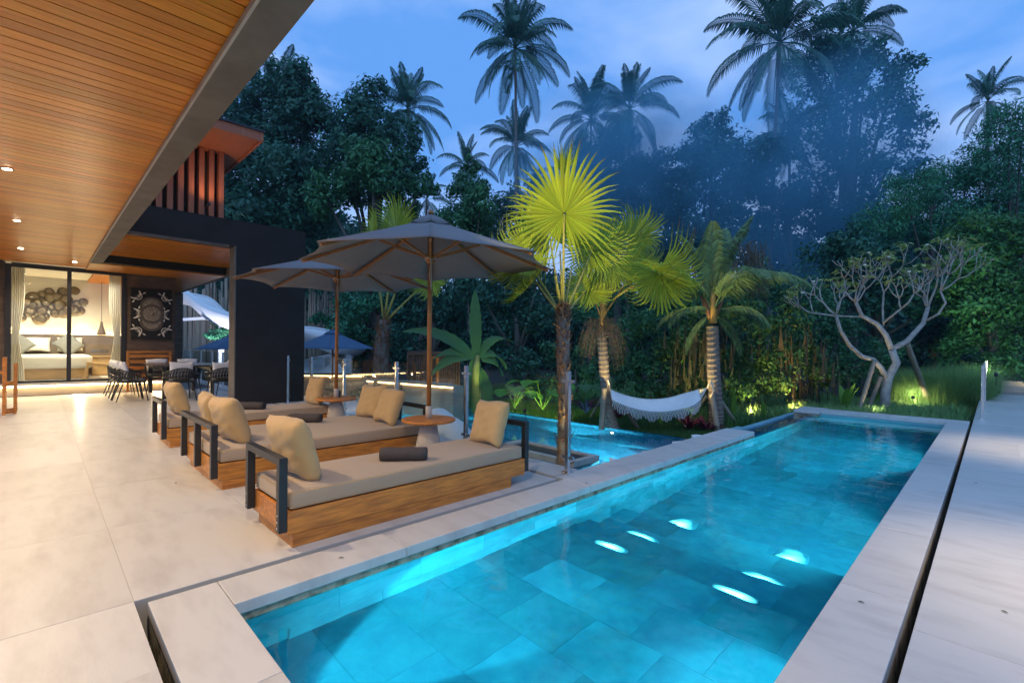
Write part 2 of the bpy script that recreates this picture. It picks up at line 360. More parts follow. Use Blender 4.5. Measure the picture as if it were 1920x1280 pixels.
# rim slabs behind the drain slot, under the glass rail
rim = tag(MB().box(-11.2, -2.96, 3.57, 3.92, -0.55, -0.042).build('terrace_rim', M['grout']), kind='structure')
for i in range(7):
    w = (11.2-2.99)/7; o = MB().box(0.002, w-0.002, 3.57, 3.93, -0.04, 0).build('stone_slab', M['stone'], rim); o.location = (-11.2+i*w, 0, 0)
# slot floor (dark channel)
sl = MB().box(-2.965, -2.85, 0.30, 3.6, -0.5, -0.30).box(-11.2, -2.965, 3.48, 3.58, -0.5, -0.30).box(-2.85, -0.2, 0.3, 0.39, -0.5, -0.3).box(-0.29, -0.23, 0.39, 12.0, -0.5, -0.3)
tag(sl.build('drain_channel', M['slot']), kind='structure')

# ---- upper pool
pool = tag(MB().box(-3.1, -0.2, 0.42, 12.0, -1.5, -1.24)
           .box(-2.93, -2.575, 0.42, 7.76, -1.24, -0.062).box(-2.64, -2.575, 7.762, 11.35, -1.24, -0.113)
           .box(-0.545, -0.29, 0.42, 11.5, -1.24, -0.062).box(-2.575, -0.545, 0.42, 0.645, -1.24, -0.062).box(-2.575, -0.29, 11.502, 11.9, -1.24, -0.062).build('pool', M['poolgrout']), kind='structure')
def coping(pieces, z=0.0, th=0.06):
    for x0, x1, y0, y1 in pieces:
        o = MB().box(x0+.0015, x1-.0015, y0+.0015, y1-.0015, z-th, z).build('coping_stone', M['stone'], cop, bevel=0.004)
cop = tag(MB().box(-2.86, -0.29, 0.385, 0.44, -0.4, -0.063).box(-2.862, -2.83, 0.44, 3.5, -0.4, -0.063).box(-0.31, -0.285, 0.44, 11.9, -0.4, -0.063).build('pool_coping', M['stone_side']), kind='structure')
pcs = []
ys = np.linspace(0.67, 3.55, 4)
pcs += [(-2.86, -2.55, a, b) for a, b in zip(ys[:-1], ys[1:])]
pcs += [(-2.97, -2.55, a, b) for a, b in zip(np.linspace(3.55, 7.76, 5)[:-1], np.linspace(3.55, 7.76, 5)[1:])]
xs = [-2.86, -1.9, -1.1, -0.28]; pcs += [(a, b, 0.375, 0.67) for a, b in zip(xs[:-1], xs[1:])]
ys = np.linspace(0.67, 11.5, 10); pcs += [(-0.57, -0.28, a, b) for a, b in zip(ys[:-1], ys[1:])]
xs = [-2.5, -1.4, -0.28]; pcs += [(a, b, 11.5, 11.95) for a, b in zip(xs[:-1], xs[1:])]
pcs += [(-2.95, -2.5, 11.3, 12.1)]
coping(pcs)
MB().box(-2.95, -2.5, 11.33, 11.48, -0.3, -0.0625).build('corner_block', M['stone_side'], cop)
# tiles: cached shapes
tc_ = {}
def tile(w, h, d, ax, loc, parent=None, m='pooltile'):
    k = (round(w, 3), round(h, 3), d, ax, m)
    if k not in tc_:
        b = MB(); g_ = 0.0011
        if ax == 'z': b.box(-w/2+g_, w/2-g_, -h/2+g_, h/2-g_, 0, d)
        if ax == 'x': b.box(0, d, -w/2+g_, w/2-g_, -h/2+g_, h/2-g_)
        if ax == 'y': b.box(-w/2+g_, w/2-g_, -d, 0, -h/2+g_, h/2-g_)
        tc_[k] = b.mesh('pool_tile', M[m])
    o = obj('pool_tile', tc_[k], parent or pool); o.location = loc; return o
X0, X1 = -2.575, -0.545
steps = [(0.645, 3.05, -0.48), (3.05, 3.55, -0.66), (3.55, 4.15, -0.84), (4.15, 11.5, -1.14)]
for y0, y1, z in steps:
    if True:
        MB().box(X0, X1, y0, y1, -1.24, z-0.0025).build('step_block', M['poolgrout'], pool)
    n = max(1, round((y1-y0)/0.40)); e = (y1-y0)/n
    for j in range(n):
        w = (X1-X0)/5; cuts = [X0+i*w for i in range(6)]
        if j % 2: cuts = [X0]+[X0+(i+.5)*w for i in range(5)]+[X1]
        for a, b in zip(cuts[:-1], cuts[1:]):
            tile(b-a, e, 0.012, 'z', ((a+b)/2, y0+(j+.5)*e, z-0.012-random.uniform(0, .001)))
for r in range(4):                                                # left wall and far wall
    h = 0.26; z = -0.11-h*(r+.5)
    for j in range(20):
        y = 0.66+0.54*(j+.5)+(0.27 if r % 2 else 0)
        if y < 11.2 and not (r > 1 and y < 3.2): tile(0.54, h, 0.012, 'x', (X0, y, z))
    for j in range(4): tile((X1-X0)/4, h, 0.012, 'y', (X0+(X1-X0)/4*(j+.5), 11.5, z))
# stained waterline band of the left and near walls
for j in range(14):
    o = MB().box(0, 0.012, -0.255, 0.255, -0.047, 0.0).build('waterline_stone', M['stone_side'], pool); o.location = (X0, 0.92+0.51*j, -0.062)
wt = MB(); wt.add([(-2.66, 0.64, -0.10), (-0.54, 0.64, -0.10), (-0.54, 11.51, -0.10), (-2.66, 11.51, -0.10)], [(0, 1, 2, 3)])
tag(wt.build('pool_water', M['water']), kind='structure')
# catch basin beside the infinity edge
cb = tag(MB().box(-3.2, -2.64, 7.5, 12.2, -0.9, -0.6).box(-3.22, -3.1, 7.762, 12.2, -0.6, -0.17).build('catch_basin', M['pooltile']), kind='structure')
wt = MB(); wt.add([(-3.12, 7.7, -0.20), (-2.64, 7.7, -0.20), (-2.64, 11.35, -0.20), (-3.12, 11.35, -0.20)], [(0, 1, 2, 3)])
tag(wt.build('catch_basin_water', M['water2']), kind='structure')

# pool lamps (underwater)
def pool_lamp(loc, target, energy, angle, label, size=0.02, vis=True):
    d = (Vector(target)-Vector(loc)).normalized()
    r = empty('pool_lamp', loc, 0, label, 'pool lamp', 'underwater lamps of the pools')
    b = MB().lathe([(0.0, -0.02), (0.055, -0.02), (0.055, 0.0), (0.04, 0.004)], n=16).build('lamp_ring', M['steel'], r)
    c = MB().lathe([(0.0, 0.003), (0.038, 0.005), (0.0, 0.007)], n=16).build('lamp_lens', M['poolled'], r)
    q = d.to_track_quat('Z', 'Y').to_euler(); b.rotation_euler = q; c.rotation_euler = q
    lamp('lamp_beam', d*0.03, d*1.0, energy*1.0, CYAN, size, angle, 0.6, r)
    return r
pool_lamp((-2.08, 0.66, -0.33), (-2.18, 2.1, -0.56), 820, 58, 'underwater lamp in near end wall of upper pool on terrace side')
pool_lamp((-1.18, 0.66, -0.33), (-1.17, 3.6, -0.56), 110, 75, 'underwater lamp in near end wall of upper pool on walkway side')
pool_lamp((-1.62, 0.66, -0.33), (-1.62, 3.6, -0.50), 80, 170, 'added dim fill lamp in the middle of the near end wall')  # added wide fill, softens the cone edges of the other beams
pool_lamp((-0.56, 4.9, -0.45), (-2.6, 5.0, -0.7), 200, 165, 'underwater lamp in walkway side wall at the middle of the upper pool')
pool_lamp((-0.56, 8.6, -0.45), (-2.6, 8.8, -0.6), 270, 165, 'underwater lamp in walkway side wall near far end of upper pool')
pool_lamp((-0.56, 2.2, -0.36), (-2.5, 2.4, -0.45), 60, 170, 'added weak fill lamp in walkway side wall above the shallow shelf')  # weak wide fill, added to lift the shelf area
pool_lamp((-1.36, 1.52, -0.472), (-1.36, 1.52, 0.5), 10, 120, 'round lamp set in the shallow floor of the upper pool')
M['glowpatch'] = mat('imitated_pool_glow', (.17, .38, .42), .4)  # emission imitates lamplight lying on the treads, fading from the centre
_t = M['glowpatch'].node_tree; _b = _t.nodes['Principled BSDF']; _c = _t.nodes.new('ShaderNodeTexCoord'); _l = _t.nodes.new('ShaderNodeVectorMath'); _l.operation = 'LENGTH'; _r = _t.nodes.new('ShaderNodeMapRange'); _r.interpolation_type = 'SMOOTHSTEP'
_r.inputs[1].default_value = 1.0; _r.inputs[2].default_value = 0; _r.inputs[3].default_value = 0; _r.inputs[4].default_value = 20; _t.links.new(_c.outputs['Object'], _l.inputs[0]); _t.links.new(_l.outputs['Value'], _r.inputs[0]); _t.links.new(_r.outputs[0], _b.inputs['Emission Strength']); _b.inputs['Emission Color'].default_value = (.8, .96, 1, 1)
for k_, x_ in enumerate((-2.12, -1.17)):  # glowing ovals added in place of light patches on the steps
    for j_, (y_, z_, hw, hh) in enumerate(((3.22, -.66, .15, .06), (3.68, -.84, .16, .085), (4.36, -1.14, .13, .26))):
        o = MB(); o.lathe([(0, 0), (1, .0), (.96, .006), (0, .007)], n=24); o.v = [(math.copysign(abs(x)**.6, x), math.copysign(abs(y)**.6, y), z) for x, y, z in o.v]; o = o.build('pool_glow_patch', M['glowpatch']); o.location = (x_, y_, z_+.002); o.scale = (hw, hh, 1)
        tag(o, ['near', 'middle', 'far'][j_]+' glowing oval imitating a patch of light in the upper pool, '+['terrace side row', 'walkway side row'][k_], 'light patch', 'imitated light patches in the upper pool')
        

# ---- lower pool
lp = tag(MB().box(-11.0, -3.15, 3.92, 8.72, -1.5, -0.95).box(-11.0, -10.85, 3.93, 8.6, -1.12, -0.42).box(-11.0, -3.15, 8.62, 8.72, -1.12, -0.47)
         .box(-3.15, -2.98, 3.93, 8.72, -1.12, -0.10).box(-11.0, -2.98, 3.925, 4.3, -1.12, -0.40).build('lower_pool', M['pooltile']), kind='structure')
tag(MB().box(-10.85, -3.15, 7.6, 8.62, -1.12, -0.75).build('lower_pool_bench', M['pooltile'], lp))
MB().box(-10.85, -3.15, 6.5, 7.0, -1.12, -0.85).build('lower_pool_step', M['pooltile'], lp)
wt = MB(); wt.add([(-10.86, 4.2, -0.45), (-3.14, 4.2, -0.45), (-3.14, 8.74, -0.45), (-10.86, 8.74, -0.45)], [(0, 1, 2, 3)])
tag(wt.build('lower_pool_water', M['water2']), kind='structure')
pool_lamp((-3.3, 7.3, -0.62), (-5.5, 6.8, -0.8), 800, 100, 'underwater lamp lighting lower pool step beside white box')
pool_lamp((-3.3, 6.3, -0.62), (-5.0, 6.6, -0.9), 700, 110, 'underwater lamp in lower pool near palm planter')
pool_lamp((-6.1, 7.55, -0.62), (-6.4, 8.6, -0.8), 350, 140, 'underwater lamp at lower pool far edge below the hammock palm')
pool_lamp((-8.6, 6.0, -0.62), (-9.5, 7.0, -1.0), 650, 130, 'underwater lamp at the middle of lower pool beyond the daybeds')
# white stone lower deck left of the pool
ld = tag(MB().box(-16.0, -10.86, 4.0, 8.4, -0.9, -0.36).build('lower_terrace', M['white']), kind='structure')
# planter box in the lower pool with black tile inset
pb = empty('stone_planter_box', (-4.16, 5.38, -0.6), 0, 'low pale stone box with black inset top in the lower pool', 'planter box')
MB().box(-1.65, 0, 0.0, 0.10, 0, 0.23).box(-1.65, 0, 0.52, 0.62, 0, 0.23).box(-0.10, 0, 0.1, 0.52, 0, 0.23).box(-1.65, -1.5, 0.1, 0.52, 0, 0.23).build('stone_rim', M['pedestal'], pb)
MB().box(-1.5, -0.10, 0.1, 0.52, 0.02, 0.20).build('black_inset', M['blackmetal'], pb)

# ================================================================== HOUSE
house = empty('villa', (-15.6, 0, 0), 0, 'modern villa with timber ceiling over the terrace and lit glass bedroom', 'house')
HP = Vector((15.6, 0, 0))
def hpart(mb, name, m, parent=None, **k):
    o = mb.build(name, m, None, **k)
    o.parent = parent or house
    if not parent: o.location = HP
    return o
CZ = 3.04
# timber ceiling boards (run along Y), dark backing above
backing = hpart(MB().box(-15.6, -0.2, -3.8, 0.79, CZ+0.022, CZ+0.10), 'ceiling_backing', M['black'])
plank = MB().box(-0.054, 0.054, -3.8, 0.785, 0, 0.02).mesh('ceiling_board', M['ceilwood'])
for i in range(128):
    o = obj('ceiling_board', plank, backing); o.location = (-15.4+i*0.117, 0, CZ)
hpart(MB().box(-14.15, 1.5, 0.79, 0.985, 3.0, 3.62).box(-15.6, 1.5, -3.8, 0.78, CZ+0.102, 3.62), 'edge_beam', M['concrete'])
hpart(MB().box(-14.15, 1.5, 0.772, 0.788, 2.995, 3.036), 'beam_edge_strip', M['pedestal'])
# lower plywood soffit beside the glass wall
hpart(MB().box(-20.5, -14.16, 0.99, 3.42, 3.005, 3.05), 'plywood_soffit', M['ceilwood'])
hpart(MB().box(-15.6, -14.16, 0.79, 0.99, 3.005, 3.05), 'plywood_soffit', M['ceilwood'])
hpart(MB().box(-14.16, -13.98, 0.985, 3.42, 3.03, 3.72), 'soffit_recess', M['black'])
# slatted soffit
sf = hpart(MB().box(-13.98, -10.72, 0.99, 3.42, 3.27, 3.72), 'slatted_soffit', M['black'])
sb = MB().box(-0.035, 0.035, 1.0, 3.41, 0, 0.03).mesh('soffit_slat', M['ceilwood'])
for i in range(21):
    o = obj('soffit_slat', sb, sf); o.location = (-13.92+i*0.157, 0, 3.2)
hpart(MB().box(-20.5, -11.08, 3.42, 3.52, 3.0, 3.3), 'edge_trim', M['concrete'])
hpart(MB().box(-10.74, -10.69, 0.99, 2.66, 3.16, 3.21), 'bronze_trim', M['brownwall'])
hpart(MB().box(-11.07, -10.70, 0.99, 2.79, 3.2, 3.70).box(-11.07, -10.70, 2.79, 4.15, 0.0, 3.72), 'dark_clad_column', M['darkwall'])
hpart(MB().box(-11.075, -10.69, 2.765, 2.787, 0, 3.2), 'column_lit_edge', M['concrete'])  # light on the end face put into a paler strip
# upper volume with vertical fins and red timber roof
uv = hpart(MB().box(-14.5, -10.95, -2.0, 2.55, 3.72, 5.02), 'upper_storey_wall', M['darkwall'])
fin = MB().box(-0.17, 0.0, 0, 0.088, 3.715, 5.02).mesh('timber_fin', M['fin'])
for i in range(11):
    o = obj('timber_fin', fin, uv); o.location = (-10.76, 2.49-i*0.166, 0)
hpart(MB().box(-14.8, -9.62, -2.3, 2.88, 5.03, 5.08), 'roof_soffit', M['fin'])
hpart(MB().box(-14.85, -9.57, -2.35, 2.93, 5.082, 5.16).box(-9.62, -9.57, -2.35, 2.93, 5.0, 5.082).box(-14.85, -9.62, 2.88, 2.93, 5.0, 5.082), 'roof_slab', M['fin'])
hpart(MB().box(-14.9, -9.54, -2.4, 2.96, 5.162, 5.20), 'roof_covering', M['blackmetal'])
# raised bedroom floor and glass wall (X = -15.6)
hpart(MB().box(-19.6, -15.56, -3.6, 2.6, 0.0, 0.24), 'plinth', M['pedestal'])
hpart(MB().box(-19.6, -15.44, -3.6, 2.6, 0.242, 0.29), 'threshold_slab', M['stone'])
hpart(MB().box(-15.47, -15.455, -3.0, 2.55, 0.20, 0.238), 'led_strip', M['led'])
for y in (-2.5, -0.9, 0.7, 2.2):
    lamp('led_light', (15.6-15.40, y, 0.17), (15.6-15.0, y, 0.0), 42, WARM, 0.03, 165, 1.0, house)
# brown timber walls left and right of the glazing
wb = hpart(MB().box(-15.95, -15.66, 1.56, 2.6, 0.29, 3.0), 'timber_wall', M['brownwall'])
hpart(MB().box(-15.95, -15.66, -3.6, -0.56, 0.3, 3.04), 'timber_wall', M['brownwall'])
qa, qb = onX(327, 600, -20.0).y, onX(343, 600, -20.0).y
hpart(MB().box(-20.2, -20.0, qa-.4, qb, -0.3, 3.0), 'timber_wall', M['brownwall'])
for (y0, y1) in ((-3.6, -0.56), (1.56, 2.6)):
    n = 8
    for i in range(n):
        h = (3.0-0.29)/n
        o = MB().box(0, 0.045, y0+.002, y1-.002, 0.003, h-.003).build('wall_board', M['brownwall'], wb); o.location = (-15.66, 0, 0.29+i*h)
gw = hpart(MB().box(-15.66, -15.58, -0.56, -0.46, 0.29, 3.0).box(-15.66, -15.58, 1.47, 1.56, 0.29, 3.0).box(-15.66, -15.58, -0.46, 1.47, 2.93, 3.03)
           .box(-15.66, -15.58, -0.46, 1.47, 0.29, 0.34).box(-15.65, -15.59, 0.46, 0.54, 0.34, 2.93), 'sliding_door_frame', M['blackmetal'])
MB().box(-15.63, -15.622, -0.46, 0.46, 0.34, 2.93).build('glass_pane', M['glass'], gw)
MB().box(-15.615, -15.607, 0.54, 1.47, 0.34, 2.93).build('glass_pane', M['glass'], gw)
# bedroom shell
hpart(MB().box(-19.0, -18.9, -3.0, 2.62, 0.3, 3.2).box(-18.9, -15.97, -3.0, -2.9, 0.3, 3.2).box(-18.9, -15.97, 2.5, 2.62, 0.3, 3.2).box(-18.9, -15.66, -2.9, 2.5, 3.06, 3.2), 'bedroom_walls', M['cream'])
hpart(MB().box(-18.9, -18.78, -2.9, 2.5, 0.3, 1.46), 'headboard_panel', M['headboard'])
hpart(MB().box(-18.88, -18.80, -2.9, 2.5, 1.465, 1.49), 'cove_led', M['led'])
for y in (-2, -0.5, 0.9, 2.1): lamp('cove_light', (15.6-18.82, y, 1.52), (15.6-18.9, y, 3), 9, (1, .78, .45), 0.02, 150, 1.0, house)
lamp('room_light', (15.6-17.2, 0.2, 2.9), (15.6-17.2, 0.2, 0), 420, (1, .85, .64), 0.04, 170, 1.0, house)
lamp('room_light', (15.6-15.75, 0.5, 2.85), (15.6-15.75, 0.5, 0), 120, (1, .85, .64), 0.04, 170, 1.0, house)  # added to warm the curtains, no fitting here
lamp('room_light', (15.6-16.4, 1.2, 2.9), (15.6-16.4, 1.2, 0), 140, (1, .85, .64), 0.04, 170, 1.0, house)

def downlight(x, y, z, energy, label, col=WARM, angle=158):
    r = empty('downlight', (x, y, z), 0, label, 'downlight', 'recessed downlights in the timber ceiling')
    MB().lathe([(0.045, -0.006), (0.05, -0.006), (0.05, 0.0), (0.045, 0.0)], n=20).build('trim_ring', M['steel'], r)
    MB().lathe([(0.0, -0.013), (0.022, -0.011), (0.036, -0.006), (0.040, -0.001), (0.0, -0.0005)], n=20).build('lamp_lens', M['lens'], r)
    lamp('lamp_beam', (0, 0, -0.03), (0, 0, -1), energy*0.86, col, 0.04, angle, 0.55, r)
    return r
zc = CZ-0.001
downlight(-7.23, -0.25, zc, 190, 'brightest recessed ceiling downlight, nearest on the timber ceiling')
downlight(-10.2, -0.25, zc, 170, 'second recessed downlight of the row in the timber ceiling')
downlight(-13.2, -0.27, zc, 120, 'third recessed downlight of the row in the timber ceiling')
downlight(-14.5, 0.55, zc, 60, 'small downlight in timber ceiling just above the glass door')
downlight(-4.2, -0.25, zc, 230, 'recessed downlight overhead at the near end of terrace, out of view')
downlight(-1.1, 0.2, zc, 230, 'recessed downlight overhead beside the pool end, out of view')
downlight(-5.7, -2.6, zc, 200, 'recessed downlight of the inner row over the terrace')
downlight(-9.6, -2.6, zc, 160, 'recessed downlight of the inner row toward the bedroom')

# ================================================================== FURNITURE

def pillow_mesh(w, h, t, seed, m, n=18, ear=0.07, crease=0.004):
    r = random.Random(seed); ph = [r.uniform(0, 6.3) for _ in range(8)]
    vs = []; fs = []
    for side in (1, -1):
        for j in range(n+1):
            for i in range(n+1):
                u = -1+2*i/n; v = -1+2*j/n
                x = w/2*u*(1-ear*(1-v*v)); z = h/2*v*(1-ear*(1-u*u))
                e = max(0.0, (1-u**4)*(1-v**4))
                y = side*(t/2*e**0.42)
                wob = crease*(math.sin(7*u+5*v+ph[0])+0.7*math.sin(13*v-6*u+ph[1])+0.6*math.sin(17*u+ph[2]))*e**0.3
                z += 0.012*math.sin(3*u+ph[3])*(1-e); y += wob*side
                vs.append((x, y, z))
    N1 = (n+1)**2
    for s in (0, 1):
        for j in range(n):
            for i in range(n):
                a = s*N1+j*(n+1)+i; q = (a, a+1, a+n+2, a+n+1)
                fs.append(q if s else q[::-1])
    b = MB(); b.add(vs, fs, True)
    me = b.mesh('pillow', m)
    import bmesh
    bm = bmesh.new(); bm.from_mesh(me); bmesh.ops.remove_doubles(bm, verts=bm.verts, dist=0.0015); bm.to_mesh(me); bm.free()
    return me
def pillow(loc, rx, rz, w, h, t, seed, m, label, group, name='pillow', cat='pillow'):
    o = obj(name, pillow_mesh(w, h, t, seed, M[m])); o.location = loc; o.rotation_euler = (rx, 0, rz)
    return tag(o, label, cat, group)

bolt = MB().lathe([(0.007, -0.003), (0.007, 0.002), (0.004, 0.004)], n=8).mesh('bolt', M['steel'])
def daybed(xc, w, label, nposts):
    r = empty('daybed', (xc, 1.08, 0), 0, label, 'daybed', 'timber daybeds in a row on the terrace')
    h = w/2
    MB().box(-h+.02, h-.001, 0.03, 1.92, 0, 0.08).build('plinth', M['teak'], r, bevel=0.003)
    for sx in (-1, 1):
        x0 = h-0.024 if sx > 0 else -h
        MB().box(x0, x0+0.024, 0.0, 2.09, 0.082, 0.225).build('side_board', M['teak'], r, bevel=0.003)
    MB().box(-h+.025, h-.025, 0.0, 0.024, 0.082, 0.225).build('end_board', M['teak'], r, bevel=0.003)
    MB().box(-h+.025, h-.025, 2.066, 2.09, 0.082, 0.225).build('end_board', M['teak'], r, bevel=0.003)
    MB().box(-h+.026, h-.026, 0.026, 2.064, 0.19, 0.218).build('base_board', M['black'], r)
    MB().box(-h+.004, h-.004, 0.012, 2.065, 0.229, 0.345).build('mattress', M['cushion'], r, bevel=0.028, segs=4, smooth=True)
    for zz in (.243, .333):
        MB().tube([(-h+.01, .018, zz), (h-.01, .018, zz), (h-.01, 2.059, zz), (-h+.01, 2.059, zz), (-h+.01, .018, zz)], .0035, 6, caps=False).build('piping', M['pillow'], r)
    for y in (-0.052, 2.092):
        s = MB().box(-h-.0, h+.0, y, y+.05, 0.515, 0.56); xs = [-h, h-.052]+([-.026] if nposts == 3 else [])
        for x in xs: s.box(x, x+.052, y, y+.05, 0.105, 0.5148)
        a = s.build('arm_frame', M['blackmetal'], r, bevel=0.003)
        if y < 0:
            for x in xs:
                for z in (0.13, 0.17, 0.21):
                    b = obj('bolt', bolt, a); b.location = (x+.026, y-.001, z); b.rotation_euler = (PI/2, 0, 0)
    return r
daybed(-3.345, 0.66, 'single timber daybed nearest the pool with one pillow at each end', 2)
daybed(-5.225, 1.22, 'wide double timber daybed in the middle with two pillows at each end', 3)
daybed(-7.24, 0.68, 'single timber daybed farthest back, in front of the dark column', 2)
G = 'taupe pillows on the daybeds'
pillow((-3.37, 1.235, 0.555), math.radians(17), math.radians(6), 0.47, 0.44, 0.17, 1, 'pillow', 'pillow leaning on the near arm frame of the daybed beside the pool', G)
pillow((-3.30, 2.985, 0.545), math.radians(-15), math.radians(-6), 0.46, 0.42, 0.15, 2, 'pillow', 'pillow at far end of daybed beside the pool, next to the glass rail', G)
pillow((-5.52, 1.24, 0.55), math.radians(16), math.radians(-4), 0.46, 0.42, 0.17, 3, 'pillow', 'pillow at near end of the double daybed, the one away from the pool', G)
pillow((-5.00, 1.26, 0.55), math.radians(19), math.radians(6), 0.50, 0.44, 0.19, 4, 'pillow', 'creased pillow at near end of double daybed, the one nearer the pool', G)
pillow((-5.50, 2.98, 0.545), math.radians(-18), math.radians(8), 0.48, 0.42, 0.16, 5, 'pillow', 'pillow at far end of double daybed, behind and left of its twin', G)
pillow((-4.95, 2.90, 0.545), math.radians(-20), math.radians(-4), 0.48, 0.42, 0.16, 6, 'pillow', 'pillow at far end of double daybed beside the round table', G)
pillow((-7.25, 1.235, 0.555), math.radians(16), math.radians(4), 0.48, 0.44, 0.17, 7, 'pillow', 'pillow at the near end of the farthest single daybed', G)
pillow((-7.24, 2.98, 0.555), math.radians(-12), math.radians(4), 0.44, 0.43, 0.14, 8, 'pillow', 'pillow at far end of farthest daybed, beside the second umbrella pole', G)
def towel(c, rz, L_, r0, label):
    r = random.Random(int(c.x*100)); n = 28; prof = []
    for k in range(n):
        a = 2*PI*k/n; rr = r0*(1+0.03*math.sin(3*a)); y = rr*1.12*math.cos(a); z = rr*0.9*math.sin(a)
        if z < -0.72*r0: z = -0.72*r0
        prof.append((y, z))
    b = MB(); m = 9; vs = []
    for i in range(m):
        x = -L_/2+L_*i/(m-1); e = 0.94 if i in (0, m-1) else 1
        for y, z in prof: vs.append((x, y*e, z*e+0.002*math.sin(i*1.7)))
    b.add(vs, [(i*n+k, i*n+(k+1) % n, (i+1)*n+(k+1) % n, (i+1)*n+k) for i in range(m-1) for k in range(n)], True)
    b.f += [tuple(reversed(range(n))), tuple((m-1)*n+k for k in range(n))]; b.sm += [False, False]
    # spiral ridges at the ends and outer flap
    for sx in (-1, 1):
        pth = [Vector((sx*(L_/2+.001), r0*.95*(1-t/22)*math.cos(t*.75), r0*.75*(1-t/22)*math.sin(t*.75))) for t in range(20)]
        b.tube(pth, 0.004, 5)
    o = b.build('rolled_towel', M['towel']); o.location = (c.x, c.y, c.z+r0*0.72+0.002); o.rotation_euler = (0, 0, rz)
    return tag(o, label, 'towel', 'charcoal towels rolled on the daybeds')
towel(onZ(757, 862, .345), math.radians(52), 0.36, 0.062, 'rolled charcoal towel on the daybed nearest the pool')
towel(onZ(572, 791, .345), math.radians(46), 0.37, 0.060, 'rolled charcoal towel on the double daybed')
towel(onZ(470, 767, .345), math.radians(47), 0.37, 0.062, 'rolled charcoal towel on daybed in front of the dark column')

def side_table(x, y, label):
    r = empty('side_table', (x, y, 0), 0, label, 'side table', 'round tables holding the umbrellas')
    MB().lathe([(0.165, 0), (0.165, 0.01), (0.085, 0.43), (0.08, 0.435)], n=32).build('pedestal', M['pedestal'], r)
    MB().lathe([(0.27, 0.437), (0.285, 0.445), (0.285, 0.462), (0.278, 0.468)], n=48).build('table_top', M['teak'], r)
    MB().lathe([(0.034, 0.469), (0.034, 0.60), (0.031, 0.604)], n=20).build('pole_sleeve', M['pedestal'], r)
def umbrella(x, y, R, zr, za, rot, label, m='canopy', wood='teak_pole', zb=0.55, name='parasol', group='parasols over the daybeds', hub=None, det=True):
    r = empty(name, (x, y, 0), rot, label, 'umbrella', group)
    hub = hub or zr+0.08
    MB().tube([(0, 0, zb), (0, 0, za-.05)], 0.026, 12).build('pole', M[wood], r)
    c = [Vector((R*math.cos(2*PI*k/8), R*math.sin(2*PI*k/8), zr)) for k in range(8)]
    # canopy: eight panels, curved hem, slight sag between ribs
    vs = []; fs = []; nr, ns = 8, 6
    for k in range(8):
        o = len(vs); a, b_ = c[k], c[(k+1) % 8]
        for i in range(nr+1):
            t = i/nr
            for j in range(ns+1):
                s = j/ns; e = a.lerp(b_, s); inw = 1-0.075*4*s*(1-s)*t
                px, py = e.x*t*inw, e.y*t*inw
                z = za+(zr-za)*(t**0.93) - 0.05*4*s*(1-s)*t*(1-t)*1.6 + 0.02*4*s*(1-s)*t
                vs.append((px, py, z))
        for i in range(nr):
            for j in range(ns):
                q = o+i*(ns+1)+j; fs.append((q, q+1, q+ns+2, q+ns+1))
    b = MB(); b.add(vs, fs, True); cn = b.build('canopy', M[m], r)
    sol = cn.modifiers.new('thickness', 'SOLIDIFY'); sol.thickness = 0.004
    # vent cap
    vs = []; fs = []; rc = R*0.20
    for k in range(8):
        o = len(vs); a0 = 2*PI*k/8; a1 = 2*PI*(k+1)/8
        for t in (0, .5, 1):
            for s in (0, .33, .66, 1):
                a = a0+(a1-a0)*s; q = rc*t*(1-.12*4*s*(1-s)*t)
                vs.append((q*math.cos(a), q*math.sin(a), za+0.045-0.15*t**1.25+0.012*math.cos(s*2*PI)*t))
        for i in range(2):
            for j in range(3):
                q = o+i*4+j; fs.append((q, q+1, q+5, q+4))
    b = MB(); b.add(vs, fs, True); v = b.build('vent_cap', M[m], r); v.modifiers.new('thickness', 'SOLIDIFY').thickness = 0.003
    MB().lathe([(0.03, za+.04), (0.035, za+.055), (0.02, za+.085), (0.004, za+.095)], n=14).build('finial', M[wood], r)
    if det:
        for k in range(8):
            d = c[k].normalized(); d.z = 0; d.normalize()
            p0 = Vector((0.03*d.x, 0.03*d.y, za-.06)); p1 = Vector((c[k].x*.985, c[k].y*.985, zr-.012))
            pts = [Vector((p1.x*t, p1.y*t, za+(zr-za)*(t**0.93)-.024)) for t in (0.03, .3, .6, .985)]
            rb = MB()
            for a, b2 in zip(pts[:-1], pts[1:]): rb.bar(a, b2, 0.018, 0.026)
            rr = rb.build('rib', M[wood], r)
            MB().bar((d.x*.045, d.y*.045, hub), pts[1].lerp(pts[2], .35)-Vector((0, 0, .02)), 0.016, 0.024).build('strut', M[wood], rr)
        MB().lathe([(0.028, hub-.07), (0.05, hub-.05), (0.055, hub+.015), (0.04, hub+.03)], n=18).build('hub', M[wood], r)
        MB().lathe([(0.05, za-.12), (0.05, za-.06)], n=16).build('crown_hub', M[wood], r)
        kn = [Vector((0.055*math.cos(t), 0.055*math.sin(t), hub-.02+.012*math.sin(3*t))) for t in np.linspace(0, 6.2, 18)]
        kb = MB().tube(kn, 0.005, 6)
        kb.tube([Vector((0.045, -.03, hub-.02)), Vector((.06, -.045, hub-.2)), Vector((.05, -.03, hub-.36)), Vector((.035, -.045, hub-.2)), Vector((.04, -.035, hub-.03))], 0.004, 6)
        kb.build('cord', M['rope'], r)
    return r
side_table(-4.27, 2.98, 'round timber side table on concrete cone, between pool daybed and double daybed')
umbrella(-4.27, 2.98, 1.34, 2.12, 2.62, math.radians(10), 'large grey taupe parasol nearest the pool with lit timber ribs')
side_table(-6.83, 3.12, 'round timber side table on concrete cone, between double daybed and farthest daybed')
